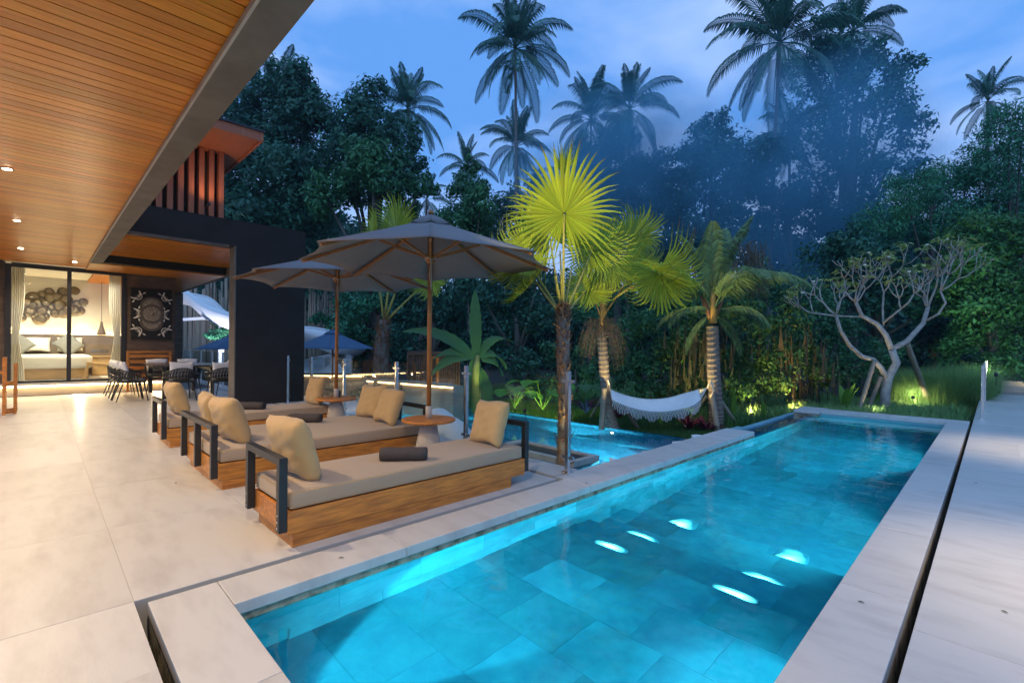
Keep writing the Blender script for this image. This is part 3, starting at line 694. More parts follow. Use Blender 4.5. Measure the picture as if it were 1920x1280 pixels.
umbrella(-6.83, 3.12, 1.38, 2.16, 2.62, math.radians(20.5), 'grey taupe parasol behind, partly hidden by the larger nearest one')

# ---- glass railing
def railing(xs, y, z0, h, label, axis='x', gap=0.05, end=True):
    if axis == 'x': r = empty('glass_railing', (xs[0], y, z0), 0, label, 'railing')
    else: r = empty('glass_railing', (y, xs[0], z0), PI/2, label, 'railing')
    b0 = xs[0]
    for x in xs:
        p = MB().box(x-b0-.022, x-b0+.022, -.022, .022, 0.0, h).box(x-b0-.05, x-b0+.05, -.045, .045, 0.0, 0.012).build('post', M['steel'], r, bevel=0.003)
        for z in (0.14, h-.11):
            MB().box(x-b0+.023, x-b0+.075, -.013, .013, z, z+.028).box(x-b0-.075, x-b0-.023, -.013, .013, z, z+.028).build('clamp', M['steel'], p)
    for a, b in zip(xs[:-1], xs[1:]):
        MB().box(a-b0+gap, b-b0-gap, -.006, .006, 0.06, h-.005).build('glass_panel', M['glass'], r)
    return r
railing([-10.55, -9.3, -7.9, -6.2, -4.58, -2.98], 3.75, 0, 1.01, 'glass railing with steel posts between the daybeds and lower pool')
railing([onY(x, 660, 3.75).x for x in (341, 357, 377, 398, 418)], 3.75, 0, 1.0, 'distant glass railing seen between bedroom wall and dark column')
tag(MB().box(-22, -11.2, 3.55, 3.95, -0.6, -0.002).build('rear_terrace', M['stone']), kind='structure')
railing([12.46, 14.2, 16.0, 18.0, 20.2], -0.13, 0, 1.0, 'glass railing seen edge on beside the far walkway', axis='y')

# ---- dining set
def dining_chair_meshes():
    r = empty('dining_chair')
    rail = lambda z, sp, dp, t=1.0: [Vector((sp*math.sin(a)*1.0, -dp*math.cos(a)*1.0, z)) for a in np.linspace(-PI/2*t, PI/2*t, 15)]
    up = [Vector((-.27, .20, .60))]+rail(0.66, .27, .25)+[Vector((.27, .20, .60))]
    for i, p in enumerate(up): p.z = 0.60+0.10*math.exp(-((i-8)/4.5)**2)
    mid = [Vector((p.x*.97, p.y*.97, .50+.03*math.exp(-((i-8)/5)**2))) for i, p in enumerate(up)]
    lo = [Vector((p.x*.90, p.y*.92, .40)) for p in up]
    f = MB()
    for q in (up, mid, lo): f.tube(q, 0.012, 6)
    f.tube([lo[0], up[0]], .011, 6); f.tube([lo[-1], up[-1]], .011, 6)
    f.build('chair_frame', M['blackmetal'], r)
    w = MB()
    for i in range(len(up)-1):
        for s in (0, .5):
            a = up[i].lerp(up[i+1], s); b = mid[i].lerp(mid[i+1], s+.35 if s+.35 < 1 else 1); c = mid[i].lerp(mid[i+1], max(0, s-.3))
            w.tube([a, b], .0055, 4); w.tube([a, c], .0055, 4)
            d = lo[i].lerp(lo[i+1], s); w.tube([b, d], .0055, 4); w.tube([c, d], .0055, 4)
    wv = w.build('woven_cord', M['cord'], r); tag(wv, kind='stuff')
    MB().box(-.24, .24, -.22, .21, .395, .43).build('seat', M['cord'], r, bevel=.012)
    MB().box(-.225, .225, -.19, .205, .431, .475).build('seat_cushion', M['greyfab'], r, bevel=.015, smooth=True)
    for sx in (-1, 1):
        for y0, y1 in ((.17, .24), (-.18, -.30)):
            MB().tube([(sx*.20, y0, .40), (sx*.25, y1, .0)], [.015, .010], 8).build('leg', M['blackmetal'], r)
    return r
proto = dining_chair_meshes(); first = [True]
def dchair(x, y, rz, label, cushion_label):
    o = proto if first[0] else copy_tree(proto)
    first[0] = False
    o.location = (x, y, 0); o.rotation_euler = (0, 0, rz); tag(o, label, 'dining chair', 'black woven dining chairs')
    c = Matrix.Rotation(rz, 3, 'Z') @ Vector((0, -0.14, 0.66))
    pillow((x+c.x, y+c.y, c.z), math.radians(10), rz, .46, .36, .11, int(x*10), 'whitefab', cushion_label, 'white cushions on the dining chairs', 'back_cushion', 'cushion')
TY0, TY1, TX0, TX1 = 1.80, 3.15, -15.0, -13.0
tb = empty('dining_table', (-14.0, 2.45, 0), 0, 'long dark dining table with stone top and chamfered corners under the slatted soffit', 'dining table')
ch = .28; hx, hy = 1.15, 0.68
pts = [(-hx+ch, -hy), (hx-ch*.6, -hy), (hx, -hy+ch*.8), (hx, hy-ch*.8), (hx-ch*.6, hy), (-hx+ch, hy), (-hx, hy-ch), (-hx, -hy+ch)]
b = MB(); b.add([(x, y, .715) for x, y in pts]+[(x, y, .745) for x, y in pts], [tuple(reversed(range(8))), tuple(range(8, 16))]+[(i, (i+1) % 8, (i+1) % 8+8, i+8) for i in range(8)])
b.build('table_top', M['tabletop'], tb, bevel=.004)
MB().box(-.95, .95, -.5, -.44, .62, .714).box(-.95, .95, .44, .5, .62, .714).build('apron', M['blackmetal'], tb)
for sx in (-1, 1):
    for sy in (-1, 1): MB().box(sx*.95-.04, sx*.95+.04, sy*.46-.04, sy*.46+.04, 0, .62).build('leg', M['blackmetal'], tb)
dchair(-13.05, 1.42, 0.05, 'woven dining chair nearest the bedroom side row, closest to camera', 'white cushion on the nearest chair of the side row')
dchair(-13.65, 1.40, 0.0, 'second woven dining chair of the side row', 'white cushion on the second chair of the side row')
dchair(-14.25, 1.40, 0.03, 'third woven dining chair of the side row', 'white cushion on the third chair of the side row')
dchair(-14.85, 1.40, 0.0, 'fourth woven dining chair of side row, nearest the glass door', 'white cushion on the fourth chair of the side row')
dchair(-12.62, 2.20, PI/2+.04, 'woven dining chair at table end seen from behind, left of the pair', 'white cushion showing above the left chair at the table end')
dchair(-12.40, 2.95, PI/2+.05, 'woven dining chair at table end beside the dark column', 'white cushion above the chair beside the dark column')
dchair(-15.05, 2.15, -PI/2, 'woven dining chair behind the table in front of the timber bench', 'white cushion beyond the table in front of the timber bench')
dchair(-15.02, 2.80, -PI/2-.05, 'woven dining chair behind the table, right of the timber bench', 'white cushion beyond the table right of the timber bench')
dchair(-13.6, 3.30, PI+.05, 'woven dining chair on garden side of the table, hidden behind its twin', 'white cushion on a garden side chair near the column')
# timber bench against the wall under the artwork
bn = empty('timber_bench', (-15.38, 2.02, 0.0), 0, 'orange timber bench with slatted back against the brown wall under the artwork', 'bench')
for z in (.40, .56, .72, .86): MB().box(-.02, .02, -.42, .42, z, z+.085).build('back_slat', M['teak'], bn, bevel=.004)
for y in (-.46, .42): MB().box(-.03, .03, y, y+.05, 0, .98).build('post', M['teak'], bn, bevel=.004)
MB().box(-.03, .03, -.46, .47, .982, 1.04).build('top_rail', M['teak'], bn, bevel=.004)
MB().box(0.03, .42, -.44, .46, .38, .42).build('seat', M['teak'], bn, bevel=.004)
# timber rack at left edge
rk = empty('timber_rack', (-11.9, -0.33, 0), 0, 'tall open timber frame stand at the left edge of the terrace', 'rack')
P = [onZ(7, 778, 0), onZ(28, 775, 0)]
for p, hh in ((P[0], .97), (P[1], .86)):
    q = p-Vector((-11.9, -0.33, 0)); MB().box(q.x-.03, q.x+.03, q.y-.02, q.y+.02, 0, hh).build('post', M['teak'], rk, bevel=.003)
    MB().box(q.x-.45, q.x-.39, q.y-.02, q.y+.02, 0, hh).build('post', M['teak'], rk, bevel=.003)
q0 = P[0]-Vector((-11.9, -0.33, 0)); q1 = P[1]-Vector((-11.9, -0.33, 0))
for z in (.02, .50): MB().bar((q0.x, q0.y+.02, z+.02), (q1.x, q1.y-.02, z+.02), .05, .04).bar((q0.x-.42, q0.y+.02, z+.02), (q1.x-.42, q1.y-.02, z+.02), .05, .04).build('rail', M['teak'], rk)
MB().box(q0.x-.38, q0.x-.03, q0.y-.5, q0.y-.46, 0.70, .74).bar((q0.x, q0.y-.02, .72), (q0.x, q0.y-.5, .72), .04).build('rail', M['teak'], rk)

# ---- carved panel on the brown wall
ar = empty('wall_artwork', (-15.60, 2.09, 2.0), 0, 'carved black panel with white leaf sprays and three round mandalas', 'artwork')
MB().box(-.0, .035, -.43, .43, -.66, .66).build('panel_board', M['black'], ar, bevel=.004)
def sprig(y, z, dy, dz):
    """curled branch with leaves; dy, dz = outward direction signs"""
    b = MB(); cx, cz = y, z
    ang0 = math.atan2(dz if dz else 0, dy)
    arc = [Vector((.04, cx+.085*math.cos(a), cz+.085*math.sin(a))) for a in np.linspace(ang0+PI*.55, ang0+PI*1.45, 12)]
    b.tube(arc, .006, 5)
    for i, a in enumerate(np.linspace(ang0+PI*.55, ang0+PI*1.45, 8)):
        p = Vector((.04, cx+.085*math.cos(a), cz+.085*math.sin(a)))
        for s in (-1, 1):
            if s < 0 and i not in (0, 7): continue
            fl = ang0+(a-ang0-PI)*0.95
            dr = Vector((0, math.cos(fl if s > 0 else a), math.sin(fl if s > 0 else a)))
            if s > 0: dr = Vector((0, dy, dz*.9 if dz else 0)).normalized().lerp(Vector((0, math.cos(a+PI), math.sin(a+PI))), -.55).normalized()
            tip = p+dr*.10; n = Vector((0, -dr.z, dr.y))*.019; mid = p+dr*.07
            b.tube([p, p+dr*.045], .004, 4)
            b.add([p+dr*.04, mid+n+Vector((.008, 0, 0)), p+dr*.125, mid-n+Vector((.008, 0, 0))], [(0, 1, 2, 3)])
    b.lathe([(0.0, 0), (0.001, .001)], (0, 0, 0), 4)
    return b.build('leaf_spray', M['white_art'], ar)
M['white_art'] = mat('ivory_inlay', (0.80, 0.75, 0.62), 0.6)
M['mandala'] = mat('carved_grey_wood', (0.20, 0.165, 0.12), 0.7, var=0.9, vscale=30, c2=(0.42, 0.36, 0.27), bump=0.5, bscale=80, thr=(.5, .6))
M['mandala_rim'] = mat('dark_grey_wood', (0.10, 0.08, 0.06), 0.6)
for sy in (-1, 1):
    for z, dz in ((.44, 1), (0, 0), (-.44, -1)): sprig(sy*.29, z, sy, dz)
for sy in (-1, 1):
    for z in (.44, 0, -.44):
        b = MB().lathe([(0, 0), (.03, 0), (.025, .008), (0, .01)], n=14).build('berry', M['mandala_rim'], ar); b.rotation_euler = (0, PI/2, 0); b.location = (.037, sy*.31, z)
for z, x in ((.20, .036), (-.20, .036), (0, .056)):
    b = MB().lathe([(.25, 0), (.25, .016), (.235, .022), (.20, .014), (.19, .016), (.18, .012), (.12, .018), (.115, .012), (.06, .016), (0, .022)], n=40, smooth=False).build('mandala', M['mandala_rim'], ar)
    b.rotation_euler = (0, PI/2, 0); b.location = (x, 0, z)
    rg = MB()
    for k in range(24):
        a = 2*PI*k/24; c_, s_ = math.cos(a), math.sin(a)
        for r0_, r1_ in ((.07, .11), (.13, .175)):
            wv = .012 if r0_ < .1 else .018
            rg.add([(r0_*c_, r0_*s_, .019), ((r0_+r1_)/2*c_-wv*s_, (r0_+r1_)/2*s_+wv*c_, .023), (r1_*c_, r1_*s_, .020), ((r0_+r1_)/2*c_+wv*s_, (r0_+r1_)/2*s_-wv*c_, .023)], [(0, 3, 2, 1)])
    rg.lathe([(.178, .0), (.192, .0), (.192, .021), (.178, .021)], n=32); rg.lathe([(.0, .02), (.05, .024), (.0, .026)], n=16)
    rg.build('carved_petals', M['mandala'], b)

# ---- bedroom furniture
bed = empty('bed', (-17.6, 0.2, 0.3), 0, 'double bed with white linen on a timber base behind the glass', 'bed')
MB().box(-1.2, .85, -.72, .72, .0, .26).build('bed_base', M['lightwood'], bed, bevel=.01)
MB().box(-1.15, .92, -.80, .80, .262, .60).build('mattress', M['linen'], bed, bevel=.09, segs=4, smooth=True)
for i, (y, m, x, rot) in enumerate(((-.25, 'linen', -.98, 0), (.42, 'linen', -.98, 0), (-.62, 'greyfab', -.70, PI/4), (.38, 'greyfab', -.72, PI/4))):
    o = obj('bed_pillow', pillow_mesh(.55, .5 if i > 1 else .42, .15, 40+i, M[m])); o.location = (-17.6+x, .2+y, .3+.60+.27); o.rotation_euler = Euler((0, rot, PI/2-.0), 'XYZ')
    o.rotation_mode = 'QUATERNION'; o.rotation_quaternion = (Matrix.Rotation(PI/2, 4, 'Z') @ Matrix.Rotation(-.35, 4, 'X') @ Matrix.Rotation(rot, 4, 'Y')).to_quaternion()
    tag(o, ['white pillow on the bed, behind the left grey cushion', 'white pillow on the bed, behind the right grey cushion', 'grey diamond turned cushion at left of bed', 'grey diamond turned cushion at right of bed'][i], 'pillow', 'bed pillows')
pl = empty('pendant_lamp', (-18.3, 1.28, 1.46), 0, 'slim bronze bottle shaped pendant lamp hanging over the nightstand', 'pendant lamp')
MB().lathe([(.105, 0), (.11, .03), (.085, .10), (.045, .24), (.028, .34), (.03, .38), (.0, .39)], n=20).build('lamp_shade', M['brownwall'], pl)
MB().tube([(0, 0, .38), (0, 0, 1.58)], .006, 6).build('cord', M['black'], pl)
MB().lathe([(.05, 1.56), (.05, 1.595)], n=16).build('ceiling_rose', M['brownwall'], pl)
MB().lathe([(0, .02), (.07, .022), (0, .03)], n=12).build('bulb', M['lens'], pl)
lamp('bulb_light', (0, 0, 0.0), (0, 0, -1), 22, (1, .68, .32), .04, 150, .8, pl)
ns = empty('nightstand', (-18.2, 1.27, .3), 0, 'small oak nightstand under the pendant lamp', 'nightstand')
MB().box(-.22, .22, -.27, .27, .52, .55).build('top', M['lightwood'], ns); MB().box(-.18, .18, -.2, .2, 0, .519).build('body', M['lightwood'], ns)
sk = MB().box(0, .012, -.2, .2, 0, .08).build('wall_socket', M['steel']); sk.location = (-18.78, 1.28, .95); tag(sk, 'row of steel wall sockets above the nightstand', 'socket')
bs = empty('bedroom_bench', (-16.6, 1.25, .29), 0, 'low pale oak bench with slanted legs inside glass door', 'bench')
b = MB(); b.add([(-.2, -.38, .36), (.2, -.38, .36), (.2, .32, .24), (-.2, .32, .24), (-.2, -.38, .44), (.2, -.38, .44), (.2, .36, .33), (-.2, .36, .33)], [(0, 3, 2, 1), (4, 5, 6, 7), (0, 1, 5, 4), (1, 2, 6, 5), (2, 3, 7, 6), (3, 0, 4, 7)])
b.build('seat', M['lightwood'], bs); 
for x in (-.2, .14): MB().bar((x+.03, -.36, .37), (x+.03, -.44, 0), .06, .09).build('leg', M['lightwood'], bs); MB().bar((x+.03, .30, .27), (x+.03, .38, 0), .06, .09).build('leg', M['lightwood'], bs)
# curtains
def curtain(y0, y1, label, seed):
    rr = random.Random(seed); n = 46; vs = []; fs = []
    for k in range(9):
        z = .32+(3.02-.32)*k/8; pinch = 1-.45*math.exp(-((z-1.35)/.5)**2) if seed else 1
        for i in range(n):
            t = i/(n-1); y = y0+(y1-y0)*(t*pinch if seed == 1 else 1-(1-t)*pinch); vs.append((-15.8+.045*math.sin(t*38+.3*k), y, z))
    for k in range(8):
        for i in range(n-1): fs.append((k*n+i, k*n+i+1, (k+1)*n+i+1, (k+1)*n+i))
    b = MB(); b.add(vs, fs, True); return tag(b.build('curtain', M['sheer']), label, 'curtain', 'sheer curtains behind glass door')
curtain(-.46, -.24, 'gathered pale curtain at left side of glass door', 1); curtain(1.24, 1.47, 'gathered pale curtain at right side of glass door', 2)
# wall sculpture of round leaf discs
ws = empty('wall_sculpture', (-18.88, .3, 2.2), 0, 'cluster of bronze lotus leaf discs on the bedroom wall', 'wall sculpture')
M['bronze'] = mat('aged_bronze', (.22, .17, .10), .5, metal=.6, var=.6, vscale=9, bump=.4, bscale=30)
dm = MB().lathe([(.0, .0), (.05, .012), (.14, .0), (.15, .006), (.06, .02), (0, .012)], n=18).mesh('leaf_disc', M['bronze'])
ptsd = [(42, 585), (40, 598), (52, 570), (56, 585), (62, 560), (66, 592), (70, 572), (78, 585), (80, 555), (84, 596), (86, 570), (95, 562), (98, 578), (104, 590), (108, 560), (112, 575), (118, 550), (118, 590), (124, 566), (130, 582), (140, 548), (145, 572), (156, 569), (138, 584), (150, 585), (92, 550), (74, 600), (60, 575)]
for i, (px, py) in enumerate(ptsd):
    p = onX(px, py-3, -18.86-.0)-Vector((-18.88, .3, 2.2)); o = obj('leaf_disc', dm, ws); o.location = (.02+.012*(i % 4), p.y, p.z); s_ = random.uniform(.7, 1.05); o.scale = (s_, s_, 1); o.rotation_euler = (random.uniform(-.2, .2), PI/2+random.uniform(-.2, .2), 0)

# ================================================================== LOWER GARDEN STRUCTURES
# white water slide
def chute(name, path, w, depth, parent, m='white'):
    """open half-pipe swept along a path of (point, bank angle)"""
    path = [(Vector(p), bk) for p, bk in path]
    # smooth the path (Catmull-Rom)
    pp = []
    for i in range(len(path)-1):
        p0 = path[max(i-1, 0)][0]; p1, b1 = path[i]; p2, b2 = path[i+1]; p3 = path[min(i+2, len(path)-1)][0]
        for k in range(8):
            t = k/8; pp.append((0.5*((2*p1)+(p2-p0)*t+(2*p0-5*p1+4*p2-p3)*t*t+(3*p1-p0-3*p2+p3)*t**3), b1+(b2-b1)*t))
    pp.append(path[-1]); n = 12; vs = []; fs = []
    for i, (p, bk) in enumerate(pp):
        d = (pp[min(i+1, len(pp)-1)][0]-pp[max(i-1, 0)][0]).normalized(); s = d.cross(Vector((0, 0, 1))).normalized(); u = s.cross(d)
        for k in range(n+1):
            a = PI+PI*k/n; q = Vector((math.cos(a)*w/2, math.sin(a)*depth)); q = Vector((q.x*math.cos(bk)-q.y*math.sin(bk), q.x*math.sin(bk)+q.y*math.cos(bk)))
            vs.append(p+s*q.x+u*q.y)
    for i in range(len(pp)-1):
        for k in range(n): a = i*(n+1)+k; fs.append((a, a+1, a+n+2, a+n+1))
    b = MB(); b.add(vs, fs, True); o = b.build(name, M[m], parent); md = o.modifiers.new('thickness', 'SOLIDIFY'); md.thickness = .05
    for e in (0, n):
        MB().tube([vs[i*(n+1)+e] for i in range(len(pp))], .035, 6).build('chute_rim', M[m], o)
    return o
slide = empty('water_slide', (0, 0, 0), 0, 'white curving water slide behind the dark column, lit from below', 'water slide')
chute('upper_chute', [(at(335, 545, 21.5), .1), (at(372, 552, 21), .2), (at(405, 578, 20.5), .3), (at(440, 592, 20), .3), (at(500, 602, 19), .2), (at(575, 612, 17.5), .1), (at(620, 628, 17), 0), (at(650, 636, 17.6), -.4), (at(660, 640, 19), -.5), (at(640, 650, 19.8), -.5), (at(605, 660, 19), -.5), (at(590, 668, 17.6), -.4), (at(598, 684, 16.4), -.2), (at(625, 712, 15.4), 0), (at(640, 740, 14.6), 0), (at(640, 756, 13.8), 0)], 1.15, .55, slide)
for px, py, D in ((612, 668, 17.8), (655, 668, 18.4), (415, 606, 20.6), (652, 655, 17.4)):
    p = at(px, py, D); MB().box(p.x-.09, p.x+.09, p.y-.09, p.y+.09, -.55, p.z).build('support_post', M['white'], slide)
MB().bar(at(606, 676, 17.8), at(662, 668, 17.8), .12).bar(at(612, 706, 17.8), at(655, 672, 17.8), .09).build('brace', M['white'], slide)
MB().bar(at(343, 599, 21), at(426, 594, 21), .12).bar(at(426, 594, 21), at(442, 598, 20), .12).build('handrail', M['white'], slide)
lamp('slide_light', at(590, 745, 15), at(600, 640, 18), 900, (1, .86, .7), .03, 120, .8, slide)
lamp('slide_light', at(390, 700, 19), at(400, 560, 20.5), 600, (.8, .8, 1), .03, 120, .8, slide)
# bamboo pole fence
bf = empty('bamboo_fence', (0, 0, 0), 0, 'tall fence of grey bamboo poles behind the water slide', 'bamboo fence')
for k in range(6):
    pass
pm = [MB().tube([(0, 0, 0), (0, 0, h*.3), (.02, .01, h*.65), (0.0, 0, h)], [.062, .06, .055, .05], 7).mesh('bamboo_pole', M['bamboo']) for h in (4.3, 4.7, 5.0, 5.2)]
a0 = at(325, 600, 24.5); a1 = at(448, 600, 23.5)
for i in range(74):
    t = i/73; p = a0.lerp(a1, t); o = obj('bamboo_pole', random.choice(pm), bf); o.location = (p.x+random.uniform(-.06, .06), p.y+random.uniform(-.08, .08), -.55); o.rotation_euler = (random.uniform(-.02, .02), random.uniform(-.02, .02), random.uniform(0, 6)); o.scale = (1, 1, random.uniform(.86, .98))
a0 = at(560, 600, 23); a1 = at(625, 600, 22.5)
for i in range(36):
    t = i/35; p = a0.lerp(a1, t); o = obj('bamboo_pole', random.choice(pm), bf); o.location = (p.x+random.uniform(-.06, .06), p.y+random.uniform(-.08, .08), -.65); o.rotation_euler = (random.uniform(-.02, .02), random.uniform(-.02, .02), random.uniform(0, 6)); o.scale = (1, 1, random.uniform(.80, .92))
p = at(624, 628, 14); umbrella(p.x, p.y, 1.25, 1.12, 1.66, .3, 'blue grey parasol on lower level in front of water slide', 'bluecanopy', zb=-.4, det=False, group='blue parasols on the lower level')
p = at(437, 640, 18); umbrella(p.x, p.y, 1.35, 1.02, 1.62, .1, 'blue parasol half hidden behind the dark column edge', 'bluecanopy', zb=-.5, det=False, group='blue parasols on the lower level')
# low planter walls with led strips
def ledwall(pa, pb_, h, label):
    r = empty('planter_wall', (pa.x, pa.y, 0), 0, label, 'garden wall', 'low garden walls with light strips'); q = pb_-pa
    nrm = Vector((q.y, -q.x, 0)).normalized()
    if nrm.dot(-pa) < 0: nrm = -nrm
    b = MB(); lo = -.55
    vs = [(0, 0, lo), (q.x, q.y, lo), (q.x-nrm.x*.35, q.y-nrm.y*.35, lo), (-nrm.x*.35, -nrm.y*.35, lo)]
    vs += [(x, y, h) for x, y, z in vs]
    b.add(vs, [(0, 3, 2, 1), (4, 5, 6, 7), (0, 1, 5, 4), (1, 2, 6, 5), (2, 3, 7, 6), (3, 0, 4, 7)]); b.build('wall_block', M['gardenwall'], r)
    cb_ = MB(); c0 = Vector((0, 0, h+.002))+nrm*.06; cb_.bar(c0+Vector((0, 0, .03)), Vector((q.x, q.y, h+.032))+nrm*.06, .2, .055); cb_.build('wall_cap', M['gardenwall'], r)
    MB().bar(Vector((0, 0, h-.03))+nrm*.03, Vector((q.x, q.y, h-.03))+nrm*.03, .03, .03).build('led_strip', M['led2'], r)
    m_ = q*.5+nrm*.25; lamp('led_light', (m_.x, m_.y, h-.06), (m_.x, m_.y, -2), 5, WARM, .02, 150, 1, r)
ledwall(at(690, 700, 12.6), at(748, 712, 11.9), .33, 'white planter wall with led strip beside shaggy palm, left length')
ledwall(at(754, 713, 11.9), at(850, 722, 10.9), .33, 'white planter wall with led strip to the right of the shaggy palm')
ledwall(at(520, 700, 15), at(682, 702, 15), .30, 'white wall with light strip in front of the water slide')
# dark slatted garden screen with lit frame
sc = empty('garden_screen', (0, 0, 0), 0, 'small dark timber garden hut with lit orange frame beyond the lower pool', 'garden hut')
pA, pB = at(765, 700, 13.2), at(862, 704, 12.4)
for i in range(22):
    p = pA.lerp(pB, i/21); o = MB().box(-.035, .035, -.02, .02, -.5, 1.02+.0*i).build('screen_slat', M['brownwall'], sc); o.location = (p.x, p.y, 0)
MB().bar((pA.x, pA.y, 1.05), (pB.x, pB.y, 1.05), .1).build('top_beam', M['brownwall'], sc)
fa, fb = at(808, 690, 12.5), at(820, 690, 12.4)
MB().bar((fa.x, fa.y, -.1), (fa.x, fa.y, .95), .05).bar((fb.x, fb.y, -.1), (fb.x, fb.y, .95), .05).bar((fa.x, fa.y, .95), (fb.x, fb.y, .95), .05).bar((fa.x, fa.y, -.1), (fb.x, fb.y, -.1), .05).build('door_frame', M['teak'], sc)
q = at(833, 735, 12.0); lamp('screen_light', (q.x, q.y, -.35), (q.x-.4, q.y+.4, 1.2), 30, YEL, .03, 90, .6, sc)
# white loungers behind the coping and by the rail
def lounger(x, y, rz, z, label, plabel):
    r = empty('pool_lounger', (x, y, z), rz, label, 'pool lounger', 'white loungers standing in the lower pool')
    pts = [(-.95, .10), (-.5, .04), (-.1, .12), (.25, .05), (.75, .42)]
    vs = []; 
    for u, zz in pts:
        for s in (-.32, .32): vs += [(u, s, zz), (u, s, zz-.07)]
    fs = []
    for i in range(len(pts)-1):
        a = i*4; fs += [(a, a+4, a+6, a+2), (a+1, a+3, a+7, a+5), (a, a+1, a+5, a+4), (a+2, a+6, a+7, a+3)]
    fs += [(0, 2, 3, 1), (16, 17, 19, 18)]
    b = MB(); b.add(vs, fs, True); b.build('shell', M['white'], r); MB().box(-.3, .3, -.25, .25, -.6, .03).build('base', M['white'], r)
    return r
for i, (px, py) in enumerate(((1157, 862), (1217, 847), (1271, 829), (1306, 818))):
    p = onX(px, py, -3.42)
    lounger(-3.52, p.y, PI/2, -.88, ['white pool lounger nearest the rail behind the coping', 'second white pool lounger behind the coping', 'third white pool lounger behind the coping', 'white pool lounger nearest the end of the coping'][i], '')
    pillow((p.x+.10, p.y, p.z-.12), .15, PI/2-.7, .40, .34, .11, 60+i, 'whitefab', ['white cushion tip nearest the rail, poking above coping', 'second white cushion tip poking above the coping', 'third white cushion tip poking above the coping', 'white cushion tip nearest the end of the coping'][i], 'white lounger cushions')
for i, (px, py, lb) in enumerate(((845, 785, 'white beanbag seat beyond the rail beside the round table'), (822, 775, 'white beanbag seat beyond the rail, half behind the umbrella pole'))):
    p = onY(px, py, 4.5+.5*i); b = MB().lathe([(.30, 0), (.38, .12), (.36, .30), (.25, .46), (.10, .56), (0, .58)], n=24).build('beanbag_seat', M['whitefab']); b.location = (p.x, p.y, -.42); tag(b, lb, 'beanbag', 'white beanbag seats on the lower ledge')

# ================================================================== VEGETATION
def leaf_cards(P, Nrm, size, asp=0.42, jitter=0.35, droop=0.0):
    """diamond shaped folded leaves: P centres (n,3), Nrm normals (n,3); returns V,F"""
    n = len(P); Nrm = Nrm/np.maximum(np.linalg.norm(Nrm, axis=1, keepdims=True), 1e-6)
    r = RNG.normal(size=(n, 3)); r[:, 2] -= droop
    a = r-(r*Nrm).sum(1, keepdims=True)*Nrm; a /= np.maximum(np.linalg.norm(a, axis=1, keepdims=True), 1e-6)
    b = np.cross(Nrm, a); s = (size*(1+jitter*RNG.uniform(-1, 1, n)))[:, None]
    V = np.empty((n, 4, 3)); V[:, 0] = P-a*s*.5; V[:, 1] = P+b*s*asp*.5-a*s*.05+Nrm*s*.06; V[:, 2] = P+a*s*.5-Nrm*s*.10; V[:, 3] = P-b*s*asp*.5-a*s*.05+Nrm*s*.06
    return V.reshape(-1, 3), np.arange(4*n).reshape(-1, 4)
DENS = 3.7
def crown_points(clumps, dens, fill=0.3, squash=0.8, up=0.35):
    Ps, Ns = [], []
    for c, r in clumps:
        n = max(40, int(DENS*dens*r*r)); d = RNG.normal(size=(n, 3)); d /= np.linalg.norm(d, axis=1, keepdims=True)
        # lumpy shell: sub-clumps
        k = max(6, int(r*9)); sd_ = RNG.normal(size=(k, 3)); sd_ /= np.linalg.norm(sd_, axis=1, keepdims=True)
        idx = RNG.integers(0, k, n); sub = sd_[idx]*r*RNG.uniform(.45, .95, k)[idx][:, None]
        off = d*(r*0.34)*np.abs(RNG.normal(.8, .25, n))[:, None]
        p = sub+off; shell = RNG.uniform(size=n) < fill
        p[shell] = (d*r*RNG.uniform(.2, .9, n)[:, None])[shell]
        p[:, 2] *= squash
        Ps.append(p+np.array(c)); nn_ = d+RNG.normal(size=(n, 3))*.45; nn_[:, 2] += up; Ns.append(nn_)
    return np.concatenate(Ps), np.concatenate(Ns)
def pixclumps(lst, D, spread=0.0):
    o = []
    for it in lst:
        px, py, rp = it[:3]; d = D+(it[3] if len(it) > 3 else random.uniform(-1, 1)*spread)
        o.append((tuple(at(px, py, d)), rp*d/FOC))
    return o
def leafy(name, lst, D, size, m, label, cat, group=None, dens=230, trunk=None, spread=1.2, kind=None, fill=.3, asp=.45, squash=.9, droop=0.2, trunkm='bark', tr=0.15, limbs=True):
    cl = pixclumps(lst, D, spread); c0 = Vector((0, 0, 0))
    for c, r in cl: c0 += Vector(c)
    c0 /= len(cl); 
    if trunk: b0 = at(trunk[0], trunk[1], D); 
    else: b0 = Vector((c0.x, c0.y, 0))
    gz = -.6
    root = empty(name, (b0.x, b0.y, gz), 0, label, cat, group, kind) if kind is None else None
    P, Nn = crown_points(cl, dens, fill, squash)
    P = P[P[:, 2] > gz-.1] if len(P) else P; Nn = Nn[:len(P)]
    V, Fq = leaf_cards(P, Nn, size, asp, droop=droop)
    if root: V = V-np.array((b0.x, b0.y, gz))
    o = obj('crown', npmesh('crown', V, Fq, M[m]), root)
    if kind: o.name = name; tag(o, label, None, None, kind); return o
    tb_ = MB(); top = Vector(cl[0][0])-Vector((b0.x, b0.y, gz)); topz = max(1.0, c0.z-gz)
    tb_.tube([Vector((0, 0, -.3)), Vector((.1, .05, topz*.35)), Vector((-.05, .1, topz*.7)), Vector((c0.x-b0.x, c0.y-b0.y, topz))], [tr*1.35, tr, tr*.8, tr*.5], 9)
    if limbs:
        for c, r in cl[:14]:
            q = Vector(c)-Vector((b0.x, b0.y, gz)); st = Vector((0, 0, min(topz*.55, max(.5, q.z*.6)))); md = st.lerp(q, .5)+Vector((0, 0, -.15*r))
            tb_.tube([st, md, q], [tr*.45, tr*.28, tr*.1], 6)
    tb_.build('trunk', M[trunkm], root)
    return root

